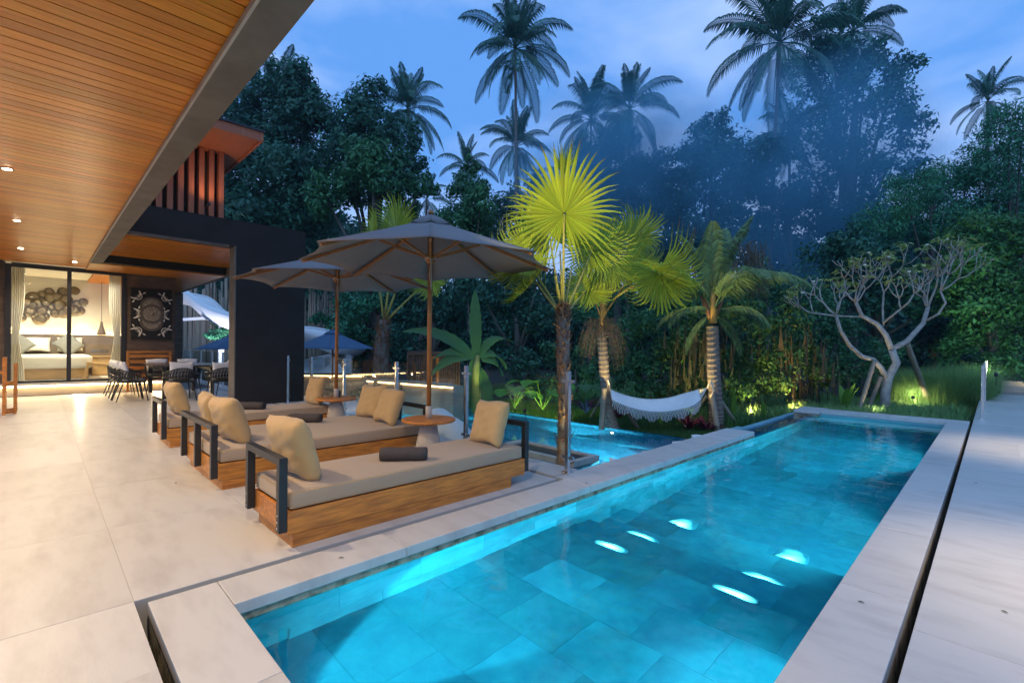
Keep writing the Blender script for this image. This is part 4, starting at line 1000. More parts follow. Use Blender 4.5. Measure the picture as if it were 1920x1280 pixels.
# coconut fronds --------------------------------------------------------
def frond_mesh(L_, e0, e1, nl=46, wl=0.075, ll=0.85, m='coco', seed=0, stalk='petiole', hang=0.55, broken=0.0):
    r = random.Random(seed); pts = []; p = Vector((0, 0, 0)); n = 26
    for i in range(n+1):
        pts.append(p.copy()); a = math.radians(e0+(e1-e0)*(i/n)**1.3); p = p+Vector((math.cos(a), .03*math.sin(i*.3+seed), math.sin(a)))*(L_/n)
    vs = []; fs = []
    for s in (-1, 1):
        for k in range(nl):
            t = .16+.84*(k+.5)/nl
            if r.random() < broken: continue
            f = t*n; i = min(int(f), n-1); q = pts[i].lerp(pts[i+1], f-i); d = (pts[i+1]-pts[i]).normalized()
            side = Vector((0, s, 0)); l_ = ll*L_/4*(math.sin(PI*min(1, (t*.86+.13)))**.6)*r.uniform(.85, 1.1)
            h = hang*r.uniform(.7, 1.3)
            d1 = (side*.9+d*.55+Vector((0, 0, .12))).normalized(); d2 = (side*.55+d*.55-Vector((0, 0, h*1.5))).normalized()
            w = d*wl*.5; m1 = q+d1*l_*.45; m2 = m1+d2*l_*.6; o = len(vs)
            vs += [q-w*.5, q+w*.5, m1+w, m1-w, m2+w*.15]
            fs += [(o, o+1, o+2, o+3), (o+3, o+2, o+4, o+4)]
    b = MB(); fs = [f if f[2] != f[3] else f[:3] for f in fs]; b.add(vs, fs, False)
    b.tube(pts[::2], [.035*(1-.85*i/13)*L_/4 for i in range(14)], 5)
    return b.mesh('frond', M[m])
def fronds_set(m, L_, **k):
    return {'up': [frond_mesh(L_*.8, 86, 48, m=m, seed=s, **k) for s in (1, 2)], 'arch': [frond_mesh(L_*.9, 58, -48, m=m, seed=s, **k) for s in (3, 4)],
            'flat': [frond_mesh(L_*.9, 20, -72, m=m, seed=s, **k) for s in (5, 6)], 'hang': [frond_mesh(L_*.95, -35, -88, m=m, seed=s, **k) for s in (7, 8)]}
FS = fronds_set('coco', 4.3, nl=36, ll=.84, hang=.75, wl=.085)
def coconut(px, py, D, base, label, R=1.0, lean=(0, 0), seed=0, nf=22, group='tall coconut palms behind the garden', FS=FS, tr=.13, up=True):
    """palm whose crown centre shows at pixel (px, py), D metres ahead; base = foot pixel x"""
    r = random.Random(seed+5); c = at(px, py, D); f = at(base, 640, D)
    root = empty('coconut_palm', (f.x, f.y, -.6), 0, label, 'palm tree', group); q = c-Vector((f.x, f.y, -.6))
    pth = [Vector((q.x*t**1.6, q.y*t**1.6, q.z*t)) for t in np.linspace(0, 1, 14)]
    MB().tube(pth, [tr*1.5]+[tr*(1-.35*i/13) for i in range(1, 14)], 10).build('trunk', M['barkpalm'], root)
    kinds = ['up']*int(nf*.36)+['arch']*int(nf*.30)+['flat']*int(nf*.26)+['hang']*int(nf*.38)
    for i, kd in enumerate(kinds):
        o = obj('frond', r.choice(FS[kd]), root); o.location = q; a = i*2.39996+r.uniform(-.3, .3); s_ = R*1.07*r.uniform(.82, 1.15)
        o.rotation_euler = (r.uniform(-.2, .2), r.uniform(-.12, .12), a); o.scale = (s_, s_*r.choice((-1, 1)) if False else s_, s_)
    return root
coconut(966, 92, 31, 968, 'tallest coconut palm, upper centre, with hanging fronds over a bare trunk', 0.98, seed=1, nf=28, tr=.12)
coconut(1180, 205, 29, 1176, 'coconut palm with upright tuft of fronds, right of the tallest one', 0.8, seed=2, nf=22, tr=.12)
coconut(1462, 80, 25, 1440, 'large coconut palm at upper right rising through haze', 1.0, seed=3, nf=26, tr=.12)
coconut(765, 205, 27, 790, 'coconut palm standing behind left tree mass against the sky', 0.72, seed=4, nf=22, tr=.12)
coconut(968, 275, 37, 980, 'smaller coconut palm behind the trunk of the tallest one', 0.85, seed=5, nf=20, tr=.12)
coconut(1108, 225, 36, 1105, 'hazy coconut palm between the two tall palms', 0.95, seed=6, nf=26, tr=.12)
coconut(1600, 60, 31, 1560, 'hazy coconut palm behind the tall right tree', 0.85, seed=7, nf=20, tr=.12)
coconut(1852, 190, 27, 1850, 'coconut palm top showing above bamboo mass at far right', 0.55, seed=8, nf=14, tr=.12)
coconut(875, 315, 35, 880, 'low coconut palm top above the vine covered tree', 0.62, seed=9, nf=16, tr=.12)
coconut(800, 375, 34, 795, 'small distant palm top in sky gap right of the left trees', 0.5, seed=10, nf=14, tr=.12)
coconut(520, 180, 27, 530, 'palm fronds tangled in the left tree mass', 0.7, seed=12, nf=12, tr=.12)
coconut(1480, 250, 33, 1480, 'coconut palm hidden in haze below the large right palm', 0.8, seed=13, nf=16, tr=.12)

BG = 'background trees'
leafy('jungle_tree', [(545, 150, 48), (505, 190, 55), (560, 205, 50), (455, 235, 60), (520, 260, 75), (600, 200, 42), (430, 300, 60)], 23, .26, 'leafA', 'tall dark rounded tree at far left against sky', 'tree', BG, trunk=(540, 640))
leafy('jungle_tree', [(690, 172, 36), (650, 215, 50), (700, 225, 52), (745, 265, 45), (620, 245, 45), (770, 310, 42), (660, 290, 70)], 22, .24, 'leafA', 'dark tree with pointed top left of the coconut palm', 'tree', BG, trunk=(690, 640))
leafy('jungle_tree', [(500, 340, 85), (580, 330, 85), (470, 420, 80), (560, 420, 80), (440, 380, 60)], 21, .26, 'leafA', 'broad dark tree behind the villa upper storey', 'tree', BG, trunk=(520, 640))
leafy('jungle_tree', [(660, 345, 60), (740, 345, 62), (790, 350, 30), (610, 370, 50), (700, 300, 60), (765, 395, 32)], 20, .24, 'leafB', 'dark tree above the nearest parasol with light gaps under its crown', 'tree', BG, trunk=(700, 640), tr=.3)
leafy('vine_covered_tree', [(885, 318, 26), (880, 350, 40), (900, 385, 46), (865, 400, 50), (900, 430, 50), (845, 420, 42), (880, 480, 70), (930, 470, 40)], 18, .17, 'leafB', 'vine covered tree dome behind the nearest parasol', 'tree', BG, dens=380)
leafy('jungle_tree', [(1345, 235, 38), (1310, 270, 45), (1370, 280, 55), (1290, 330, 55), (1345, 345, 60), (1400, 350, 50), (1270, 390, 45)], 27, .26, 'leafA', 'hazy tree right of the twin palms', 'tree', BG, dens=190, fill=.15)
leafy('jungle_tree', [(1560, 60, 50), (1610, 90, 50), (1545, 130, 62), (1620, 160, 60), (1680, 130, 40), (1660, 210, 55), (1560, 220, 70), (1700, 250, 48), (1500, 270, 55), (1610, 290, 60), (1670, 320, 55), (1530, 340, 55)], 25, .26, 'leafA', 'tallest leafy tree at right with sky showing through its crown', 'tree', BG, dens=120, fill=.12, trunk=(1590, 640), tr=.3)
leafy('jungle_tree', [(1440, 290, 45), (1420, 350, 50), (1470, 380, 55), (1540, 400, 60), (1600, 400, 60), (1390, 400, 45)], 23, .24, 'leafA', 'dark hazy tree under the large right palm', 'tree', BG, dens=190, fill=.2)
leafy('jungle_tree', [(1110, 380, 60), (1170, 350, 50), (1210, 400, 55), (1060, 400, 50), (1250, 350, 40), (1140, 440, 60)], 30, .27, 'leafA', 'dark tree behind the bright fan palm leaf', 'tree', BG, dens=190)
leafy('jungle_tree', [(1110, 300, 55), (1160, 270, 45), (1075, 340, 55), (1215, 320, 50), (1150, 350, 55), (1250, 380, 40)], 33, .30, 'leafA', 'hazy dark tree mass between the twin palms', 'tree', BG, dens=150)
leafy('jungle_tree', [(1000, 360, 45), (950, 390, 45), (1040, 370, 45), (985, 420, 55), (920, 420, 40)], 36, .30, 'leafA', 'distant dark tree below the smaller coconut palm', 'tree', BG, dens=110, fill=.1)
leafy('bamboo_thicket', [(1745, 330, 45), (1700, 370, 55), (1780, 360, 60), (1730, 410, 70), (1660, 420, 60), (1820, 330, 55), (1800, 420, 75)], 18, .20, 'leafC', 'feathery bamboo thicket at right, left part', 'bamboo', 'bamboo thickets at right', dens=420, asp=.2, droop=.8)
leafy('bamboo_thicket', [(1890, 260, 60), (1860, 320, 60), (1920, 210, 55), (1925, 300, 70), (1870, 390, 80), (1930, 400, 80)], 18, .20, 'leafC', 'tall feathery bamboo thicket at right edge', 'bamboo', 'bamboo thickets at right', dens=420, asp=.2, droop=.8)
leafy('garden_tree', [(1830, 420, 50), (1870, 450, 60), (1820, 490, 60), (1890, 520, 75), (1850, 570, 75), (1800, 540, 50), (1930, 450, 50), (1880, 600, 60), (1820, 620, 45), (1920, 560, 60)], 15, .15, 'leafD', 'bright green broadleaf tree at right edge', 'tree', None, dens=420)
leafy('leafy_shrub', [(1600, 470, 60), (1650, 500, 60), (1560, 500, 60), (1610, 550, 70), (1700, 540, 60), (1750, 560, 60), (1540, 560, 50), (1760, 620, 50)], 17, .2, 'leafA', 'dark blue green shrub behind the frangipani', 'shrub', 'shrubs behind the frangipani', dens=260)
leafy('leafy_shrub', [(1530, 600, 50), (1580, 620, 50), (1540, 670, 50), (1600, 680, 50), (1490, 640, 50), (1650, 660, 40)], 14.5, .12, 'leafB', 'green shrub left of the frangipani trunk', 'shrub', 'shrubs behind the frangipani', dens=480)
leafy('leafy_shrub', [(1720, 660, 45), (1780, 670, 50), (1850, 660, 55), (1920, 640, 60), (1800, 720, 40), (1750, 710, 40), (1690, 700, 40), (1640, 700, 40), (1590, 720, 40), (1560, 690, 40)], 19, .2, 'leafA', 'dark shrub row at far right behind grasses', 'shrub', 'shrubs behind the frangipani', dens=230)
leafy('leafy_shrub', [(1850, 640, 40), (1805, 640, 36), (1895, 650, 40), (1870, 680, 30), (1920, 690, 30), (1775, 665, 30)], 14.6, .13, 'leafD', 'green shrub at foot of the bright tree by the walkway', 'shrub', 'shrubs behind the frangipani', dens=480, limbs=False, tr=.05)
HG = 'creeper hedge clumps behind the hammock'
hd = [('creeper_hedge', [(1110, 640, 38), (1090, 690, 45), (1060, 700, 45), (1120, 720, 40), (1035, 660, 35), (1060, 745, 35)], 13, 'leafB', 'hedge clump behind the fan palm trunk'),
      ('creeper_hedge', [(1180, 620, 40), (1220, 610, 45), (1200, 670, 50), (1165, 700, 45), (1230, 700, 45), (1200, 750, 40)], 13.4, 'leafB', 'hedge clump behind hammock left end'),
      ('creeper_hedge', [(1290, 600, 45), (1270, 650, 50), (1310, 670, 50), (1290, 720, 50), (1330, 740, 40), (1250, 740, 35)], 13.2, 'hedge', 'yellow green lit hedge clump behind the hammock middle'),
      ('creeper_hedge', [(1390, 590, 50), (1420, 640, 50), (1380, 680, 50), (1430, 710, 50), (1390, 740, 40)], 13, 'hedge', 'hedge clump right of the young coconut palm'),
      ('creeper_hedge', [(1480, 600, 50), (1510, 650, 50), (1470, 690, 50), (1540, 710, 45), (1500, 740, 40)], 13, 'hedge', 'warm lit hedge clump with hanging stems'),
      ('creeper_hedge', [(1340, 540, 55), (1420, 540, 55), (1490, 540, 60), (1260, 560, 50), (1190, 560, 45), (1120, 580, 45)], 15.5, 'leafB', 'upper hedge mass above the lit clumps'),]
for i, (nm, ls, D, m, lb) in enumerate(hd): leafy(nm, ls, D, .115, m, lb, 'hedge', HG, dens=560, spread=.5, limbs=False, tr=.06)
LG = 'dark shrubs beyond lower pool'
leafy('leafy_shrub', [(960, 560, 60), (1000, 600, 50), (940, 630, 50), (1010, 520, 50), (900, 540, 50), (970, 680, 45), (1000, 720, 35)], 17, .17, 'leafA', 'dark shrub right of the nearest parasol pole', 'shrub', LG, dens=330)
leafy('leafy_shrub', [(850, 560, 60), (780, 560, 60), (820, 620, 50), (870, 660, 45), (750, 620, 55)], 18, .18, 'leafA', 'dark shrub mass behind the parasol poles', 'shrub', LG, dens=300)
leafy('leafy_shrub', [(690, 560, 55), (650, 600, 50), (720, 620, 50), (680, 640, 45), (760, 500, 50), (600, 520, 40)], 19.5, .2, 'leafC', 'blue green ferny shrub above the far parasol', 'shrub', LG, dens=280)
leafy('leafy_shrub', [(700, 740, 20), (675, 735, 18), (660, 745, 14)], 13.8, .1, 'leafB', 'low shrub lit behind rail left of the wall', 'shrub', LG, dens=600, limbs=False, tr=.03)
leafy('leafy_shrub', [(412, 610, 16), (425, 625, 18), (400, 628, 14)], 21, .16, 'leafC', 'small palm shrub in front of the bamboo fence', 'shrub', LG, dens=500, limbs=False, tr=.04)
leafy('leafy_shrub', [(600, 595, 16), (620, 605, 18), (585, 600, 12)], 20, .16, 'leafC', 'small shrub above the slide at the bamboo fence end', 'shrub', LG, dens=500, limbs=False, tr=.04)
# far woods closing the horizon
leafy('far_woods', [(x, 560+30*math.sin(x*.7), 90) for x in range(350, 2100, 90)]+[(x, 640, 80) for x in range(350, 2100, 90)]+[(x, 470+25*math.sin(x), 70) for x in list(range(380, 700, 80))+list(range(1220, 2000, 80))], 40, .55, 'leafA', 'far dark woods closing the view behind the garden', 'woods', dens=60, kind='stuff')

# ---- fan palms
def fan_leaf_mesh(R, nseg=46, split=.50, spread=345, m='fan', seed=0, droop=.12, top=1.25):
    """round pleated palm leaf in the XZ plane, stalk joint at the origin, front towards -Y"""
    r = random.Random(seed); vs = []; fs = []; da = math.radians(spread)/nseg
    for k in range(nseg):
        a = -math.radians(spread)/2+(k+.5)*da; l_ = R*(1+(top-1)*max(0, math.cos(a))**2)*r.uniform(.90, 1.05); wob = r.uniform(-.02, .02)
        if abs(a) > 2.3: l_ *= .82
        rad = [.03, .22, .45, .62, .80, 1.0]; o = len(vs)
        for i, t in enumerate(rad):
            q = t*l_; hw = math.tan(da/2)*min(q, split*l_)*.985
            if t > split: hw *= max(.04, 1-(t-split)/(1-split))*.95
            aa = a+wob*max(0, t-split)*5; dy = droop*R*t*t*(.4+.6*r.random() if t > .7 else .5); z_s = -droop*1.4*R*max(0, t-.72)*2
            fx, fz = math.sin(aa), math.cos(aa); tx, tz = math.cos(aa), -math.sin(aa); pl = .35*hw+.001
            vs += [(fx*q-tx*hw, -dy+pl, fz*q-tz*hw+z_s), (fx*q, -dy-pl, fz*q+z_s), (fx*q+tx*hw, -dy+pl, fz*q+tz*hw+z_s)]
        for i in range(len(rad)-1):
            b_ = o+i*3; fs += [(b_, b_+1, b_+4, b_+3), (b_+1, b_+2, b_+5, b_+4)]
    b = MB(); b.add(vs, fs, False); return b.mesh('fan_leaf', M[m])
FANS = [fan_leaf_mesh(1.0, seed=1), fan_leaf_mesh(1.0, seed=2, spread=300, droop=.25), fan_leaf_mesh(1.0, seed=3, spread=280, droop=.4, split=.5), fan_leaf_mesh(1.0, nseg=14, spread=70, seed=4, droop=.05, top=1.0)]
def fan_leaf(root, o, c, R, face, upv, kind, stalk='petiole', sr=.012):
    """o = stalk start, c = leaf joint, face = direction the leaf's front looks, upv = leaf axis"""
    o = Vector(o); c = Vector(c); face = Vector(face).normalized(); upv = Vector(upv); upv = (upv-face*upv.dot(face)).normalized(); x = (-face).cross(upv)
    lf = obj('fan_leaf', FANS[kind], root); lf.matrix_local = Matrix((( x.x*R, -face.x*R, upv.x*R, c.x), (x.y*R, -face.y*R, upv.y*R, c.y), (x.z*R, -face.z*R, upv.z*R, c.z), (0, 0, 0, 1)))
    md = o.lerp(c, .5)+Vector(((c-o).x*.08, (c-o).y*.08, .05*(c-o).length)); MB().tube([o, o.lerp(md, .5)+Vector((0, 0, .01)), md, md.lerp(c, .55), c], [sr*1.7, sr*1.3, sr, sr*.8, sr*.7], 7).build('leaf_stalk', M[stalk], lf if False else root)
    return lf
def shaggy_trunk(root, pth, rad, seed=0, n=420, ln=.11, m='husk'):
    r = random.Random(seed); pth = [Vector(p) for p in pth]
    MB().tube(pth, rad, 12).build('trunk', M['barkpalm'], root)
    b = MB(); K = len(pth)-1
    for i in range(n):
        t = r.random()*K; k = min(int(t), K-1); p = pth[k].lerp(pth[k+1], t-k); R_0 = rad[k]+(rad[k+1]-rad[k])*(t-k); a = r.uniform(0, 2*PI); d = Vector((math.cos(a), math.sin(a), 0)); s_ = Vector((-d.y, d.x, 0)); l_ = ln*r.uniform(.5, 1.4); w = .012*r.uniform(.5, 1.6)
        q = p+d*R_0*.85; tip = q+d*l_*r.uniform(.15, .55)+Vector((0, 0, l_*r.uniform(-.2, 1)))+s_*r.uniform(-.05, .05)
        md = q.lerp(tip, .5)+d*.012; b.add([q-s_*w, q+s_*w, md+s_*w*.8, md-s_*w*.8, tip], [(0, 1, 2, 3), (3, 2, 4)])
    o = b.build('trunk_fibre', M[m], root); tag(o, kind='stuff'); return o

p1 = onY(1056, 885, 4.25); p1.z = -.6
fp = empty('fan_palm', p1, 0, 'fan palm with large round yellow green leaf in front of the railing corner post', 'palm tree')
A = lambda px, py, D: at(px, py, D)-p1
top = onY(1056, 598, 4.28)-p1
shaggy_trunk(fp, [(0, 0, -.2), (0.0, 0, .5), (.0, .01, 1.2), top*.8+Vector((0, 0, 0)), top, top+Vector((0, 0, .15))], [.095, .08, .072, .075, .08, .04], 3, n=1100, ln=.095)
camd = (Vector((0, 0, CH))-(p1+top)).normalized()
DF = 5.6
fan_leaf(fp, top, A(1058, 402, DF), .72, camd+Vector((0, 0, -.12)), (0, 0, 1), 0)
fan_leaf(fp, top, A(1030, 440, DF+.5), .66, camd+Vector((-.5, -.2, -.2)), Vector((-.3, -.3, .9)), 1)
fan_leaf(fp, top, A(985, 475, DF+.25), .62, Vector((.1, -.6, .2)), R_*-1+Vector((0, 0, -.25)), 2)
fan_leaf(fp, top, A(1110, 470, DF+.7), .62, Vector((.4, -.4, .3)), R_*.8+Vector((0, 0, .5)), 2)
fan_leaf(fp, top, A(1000, 520, DF+.1), .52, Vector((-.3, -.6, .5)), R_*-.9+Vector((0, 0, -.7)), 2)
fan_leaf(fp, top, A(1100, 545, DF+.9), .5, Vector((.3, -.6, .5)), R_*.8+Vector((0, 0, -.6)), 2)
fan_leaf(fp, top, A(1057, 330, DF+.1), .42, camd, (0, 0, 1), 3)
for px, py in ((1040, 520), (1072, 500), (1050, 470)): MB().tube([top, A(px, py, DF+.3)], [.016, .009], 6).build('leaf_stalk', M['petiole'], fp)

# second fan palm behind: crown over ringed trunk, hammock tree
DP2 = 10.3
p2 = at(1137, 803, DP2); p2.z = -.6
f2 = empty('fan_palm', p2, 0, 'fan palm with ringed trunk holding left end of the hammock', 'palm tree')
B = lambda px, py, D=DP2: at(px, py, D)-p2
def ringed(pth, rad, n=30):
    """trunk with leaf scar rings"""
    pts = []; rr = []
    for i in range(n*3+1):
        t = i/(n*3)*(len(pth)-1); k = min(int(t), len(pth)-2); pts.append(pth[k].lerp(pth[k+1], t-k)); rr.append((rad[k]+(rad[k+1]-rad[k])*(t-k))*(1.0 if i % 3 else 1.10)*(1.03 if i % 3 == 1 else 1))
    return MB().tube(pts, rr, 14, smooth=False)
ringed([Vector((.16, .10, -.2)), Vector((.06, .04, .35)), B(1133, 700), B(1128, 625)], [.19, .12, .105, .10], 26).build('trunk', M['barkpalm'], f2)
t2 = B(1128, 625); MB().tube([t2, B(1132, 560), B(1141, 500)], [.07, .05, .025], 8).build('crown_shaft', M['orangestalk'], f2)
for (px, py, dD, R2, fc, up_, k) in ((1120, 470, .3, 1.05, (.2, -.9, .1), (-.6, 0, .3), 1), (1180, 450, .5, 1.15, (.3, -.8, .3), R_*.8+Vector((0, 0, .6)), 2), (1150, 500, -.2, 1.0, (.2, -.8, .4), Vector((0, 0, -1)), 2), (1190, 500, .2, .95, (.2, -.7, .5), R_*.7+Vector((0, 0, -.8)), 2), (1100, 520, 0, .95, (-.1, -.8, .4), R_*-.7+Vector((0, 0, -.8)), 2), ):
    fan_leaf(f2, t2+Vector((0, 0, .3)), B(px, py, DP2+dD), R2*.80, fc, up_, k, 'orangestalk')
# big half folded leaf reaching right
fan_leaf(f2, B(1150, 560), B(1228, 508, 9.6), 1.06, Vector((-.1, -.35, -1)), R_*1.0+Vector((0, 0, -.12)), 2)
fan_leaf(f2, B(1150, 560), B(1236, 512, 9.65), .95, camd+Vector((0, 0, .1)), R_*.35+Vector((0, 0, -1)), 2)
shg = MB(); rr_ = random.Random(4)
for i in range(160):
    q = t2+Vector((rr_.uniform(-.12, .12), rr_.uniform(-.12, .12), rr_.uniform(-.1, .3))); a = rr_.uniform(0, 6.28); l_ = rr_.uniform(.3, .8)
    shg.tube([q, q+Vector((math.cos(a)*.25, math.sin(a)*.25, .05)), q+Vector((math.cos(a)*.42, math.sin(a)*.42, -l_))], [.006, .005, .002], 3, caps=False)
tag(shg.build('dry_threads', M['dryfrond'], f2), kind='stuff')

# young coconut palm holding the right end of the hammock
DP3 = 10.6
p3 = at(1343, 806, DP3); p3.z = -.6
f3 = empty('young_coconut_palm', p3, 0, 'young coconut palm with orange stalks holding right end of hammock', 'palm tree')
Cc = lambda px, py, D=DP3: at(px, py, D)-p3
ringed([Vector((0, 0, -.2)), Vector((0, 0, .4)), Cc(1338, 700), Cc(1336, 612)], [.17, .145, .135, .12], 26).build('trunk', M['barkpalm'], f3)
t3 = Cc(1336, 606)
MB().tube([t3, Cc(1337, 570), Cc(1336, 520), Cc(1345, 470)], [.10, .07, .045, .03], 8).build('crown_shaft', M['orangestalk'], f3)
for px, py in ((1312, 550), (1362, 545), (1322, 560), (1355, 560)): MB().tube([t3, Cc(px, py), Cc(px+(px-1336)*.6, py-55)], [.05, .03, .01], 6).build('leaf_base', M['husk'], f3)
YS = fronds_set('youngcoco', 2.5, nl=44, ll=.95, hang=.6, wl=.045)
r3 = random.Random(8)
for i, (kd, a_, s_) in enumerate([('up', 0, 1), ('up', 75, 1.05), ('up', 150, .9), ('up', 220, 1.0), ('up', 300, 1.0), ('arch', 20, 1.0), ('arch', 60, .95), ('arch', 110, 1), ('arch', 165, 1), ('arch', 210, 1), ('arch', 255, .95), ('arch', 310, 1), ('arch', 345, .95), ('flat', 40, .6), ('flat', 190, .65), ('flat', 240, .6), ('flat', 10, .6), ('up', 30, 1.15), ('up', 120, 1.1), ('hang', 45, .5), ('hang', 225, .5)]):
    o = obj('frond', YS[kd][i % 2], f3); o.location = t3+Vector((0, 0, .25)); o.rotation_euler = (r3.uniform(-.2, .2), 0, math.radians(a_+r3.uniform(-12, 12))); o.scale = (s_,)*3
dm_ = MB()
for i in range(260):
    c_ = Cc(1410+r3.gauss(0, 14), 470+r3.uniform(-20, 60), DP3+r3.uniform(-.3, .3)); l_ = r3.uniform(.25, .6); a = r3.uniform(0, 6.28)
    dm_.tube([c_, c_+Vector((math.cos(a)*.1, math.sin(a)*.1, -l_*.4)), c_+Vector((math.cos(a)*.12, math.sin(a)*.12, -l_))], [.006, .006, .002], 3, caps=False)
tag(dm_.build('dry_threads', M['dryfrond'], f3), kind='stuff')

# shaggy palm left, behind the rail
p4 = at(718, 740, 12.5); p4.z = -.6
f4 = empty('shaggy_palm', p4, 0, 'shaggy trunked fan palm rising behind the parasols, left of the timber hut', 'palm tree')
E4 = lambda px, py, D=12.5: at(px, py, D)-p4
shaggy_trunk(f4, [E4(716, 770), E4(714, 690), E4(716, 640), E4(720, 600)], [.22, .20, .17, .12], 9, n=900, ln=.28)
for px, py, R4, fc, up_, k in ((742, 430, .95, (.3, -.9, 0), (0, 0, 1), 1), (806, 520, .75, (.4, -.8, .2), R_*.3+Vector((0, 0, -1)), 2), (700, 440, .8, (-.2, -.9, .1), R_*-.6+Vector((0, 0, .6)), 2), (775, 455, .8, (.3, -.8, .2), R_*.9, 2)):
    fan_leaf(f4, E4(720, 605), E4(px, py), R4, fc, up_, k, 'petiole', .022)

# ---- hammock and props
def bamboo_prop(a, b_, label, r_=.045, m='bamboo'):
    ln_ = (b_-a).length; pts = [a.lerp(b_, i/16) for i in range(17)]; rr = [r_*(1.12 if i % 4 == 0 else 1) for i in range(17)]
    root = MB().tube([p-a for p in pts], rr, 8).build('bamboo_prop', M[m]); root.location = a
    return tag(root, label, 'prop pole', 'bamboo props bracing the garden trees')
pm_ = lambda px, py, D: at(px, py, D)
bamboo_prop(pm_(1128, 806, 10.0), pm_(1133, 726, 10.15), 'grey upright bamboo prop in front of hammock palm trunk, left', .06)
bamboo_prop(pm_(1198, 805, 10.6), pm_(1158, 745, 10.5), 'pale bamboo prop slanting right below the hammock left end')
bamboo_prop(pm_(1108, 782, 11), pm_(1140, 722, 10.6), 'thin bamboo prop leaning from the left on the left hammock palm', .03)
bamboo_prop(pm_(1347, 812, 10.2), pm_(1334, 738, 10.4), 'grey bamboo prop in front of the right hammock palm', .06)
bamboo_prop(pm_(1390, 808, 10.8), pm_(1341, 736, 10.6), 'pale bamboo prop slanting right beside the right hammock palm', .04)
bamboo_prop(pm_(1272, 815, 11.2), pm_(1325, 742, 10.7), 'thin bamboo prop leaning from the left on the right hammock palm', .03)
hk = empty('hammock', (0, 0, 0), 0, 'white fringed rope hammock strung between two palm trunks', 'hammock')
hA, hB = at(1140, 712, 10.2), at(1333, 722, 10.3); cA, cB = at(1146, 737, 10.15), at(1312, 737, 10.2)
nu, nv = 26, 8; vs = []; fs = []; sd_ = Vector((F_.x, F_.y, 0)).normalized()
def hpt(u, v):
    p = cA.lerp(cB, u); s_ = 4*u*(1-u); p = p+Vector((0, 0, -.33*s_-.03)); w = .27*(.25+.75*min(1, s_*2.2)); p = p+sd_*(v-.5)*2*w*1.0; p.z += .10*(2*v-1)**2*s_+(.10*(v-.5)*2)
    return p
for i in range(nu+1):
    for j in range(nv+1): vs.append(hpt(i/nu, j/nv))
for i in range(nu):
    for j in range(nv): a = i*(nv+1)+j; fs.append((a, a+1, a+nv+2, a+nv+1))
b = MB(); b.add(vs, fs, True); cl_ = b.build('hammock_cloth', M['whitefab'], hk); cl_.modifiers.new('thickness', 'SOLIDIFY').thickness = .012
fr = MB()
for v in (0, 1):
    for i in range(64):
        u = (i+.5)/64; p = hpt(u, v); l_ = .12+.09*abs(math.sin(u*PI*6))+.015*math.sin(i*2.1)
        q1 = hpt(min(1, u+.012), v)+Vector((0, 0, -l_*.45)); q2 = hpt(max(0, u-.012), v)+Vector((0, 0, -l_*.45))
        fr.tube([p, q1], .005, 3, caps=False); fr.tube([p, q2], .005, 3, caps=False); fr.tube([q1.lerp(q2, .5)+Vector((0, 0, .0)), p+Vector((.0, 0, -l_))], .007, 3, caps=False)
fr2 = fr.build('fringe', M['whitefab'], hk); tag(fr2, kind='stuff')
sp = MB()
for j in range(nv*2+1):
    v = j/(nv*2); sp.tube([hpt(0, v), hA.lerp(cA, .35)], .004, 3, caps=False); sp.tube([hpt(1, v), hB.lerp(cB, .35)], .004, 3, caps=False)
sp.tube([hA.lerp(cA, .35), hA, hA+Vector((-.14, .0, .06))], .016, 6); sp.tube([hB.lerp(cB, .35), hB.lerp(cB, .1)+Vector((0, 0, .06)), hB+Vector((.05, -.1, .1)), hB+Vector((.1, -.1, -.1)), hB+Vector((0, 0, -.25))], .016, 6)
sp.build('suspension_rope', M['rope'], hk)

# ---- frangipani
FD = 11.9
pf = at(1660, 770, FD); fg = empty('frangipani_tree', (pf.x, pf.y, -.3), 0, 'bare branched frangipani tree propped with poles beyond the pool end', 'tree')
T = MB(); LV = MB(); rf = random.Random(21); tips = []
G_ = lambda px, py, dd=0: at(px, py, FD+dd)-Vector((pf.x, pf.y, -.3))
def limb(pts, r0, r1, n=9):
    r0 *= .8; r1 *= .8; T.tube(pts, [r0+(r1-r0)*i/(len(pts)-1) for i in range(len(pts))], n)
def twig(p, d, r, depth):
    if depth == 0 or r < .005:
        tips.append((p, d)); return
    k = rf.choice((2, 2, 3)); base_a = rf.uniform(0, 6.28); o1 = d.orthogonal().normalized(); o2 = d.cross(o1)
    for i in range(k):
        a = base_a+2*PI*i/k+rf.uniform(-.4, .4); sp_ = rf.uniform(.5, .95); nd = (d+(o1*math.cos(a)+o2*math.sin(a))*sp_+Vector((0, 0, .28))).normalized()
        l_ = rf.uniform(.15, .32)*(.8+.12*depth); mid = p+nd*l_*.5+Vector((rf.uniform(-.02, .02), rf.uniform(-.02, .02), -.01)); e = p+nd*l_+Vector((0, 0, .02*depth))
        T.tube([p, mid, e], [r, r*.86, r*.76], 7); twig(e, (nd+Vector((0, 0, .25))).normalized(), r*.74, depth-1)
limb([G_(1658, 780), G_(1660, 735), G_(1666, 706), G_(1681, 680), G_(1672, 655)], .14, .10)
limb([G_(1664, 712), G_(1652, 690), G_(1637, 674), G_(1616, 668, -.1), G_(1594, 649, -.2), G_(1576, 620, -.3), G_(1567, 590, -.4)], .085, .045)
limb([G_(1567, 592, -.4), G_(1525, 587, -.5)], .03, .02); limb([G_(1567, 592, -.4), G_(1612, 594, -.2)], .026, .02)
limb([G_(1672, 655), G_(1661, 628, .1), G_(1645, 608, .1), G_(1616, 592, .2), G_(1604, 565, .2)], .085, .05)
limb([G_(1672, 655), G_(1700, 640, .1), G_(1731, 606, 0), G_(1740, 575, .1)], .09, .055)
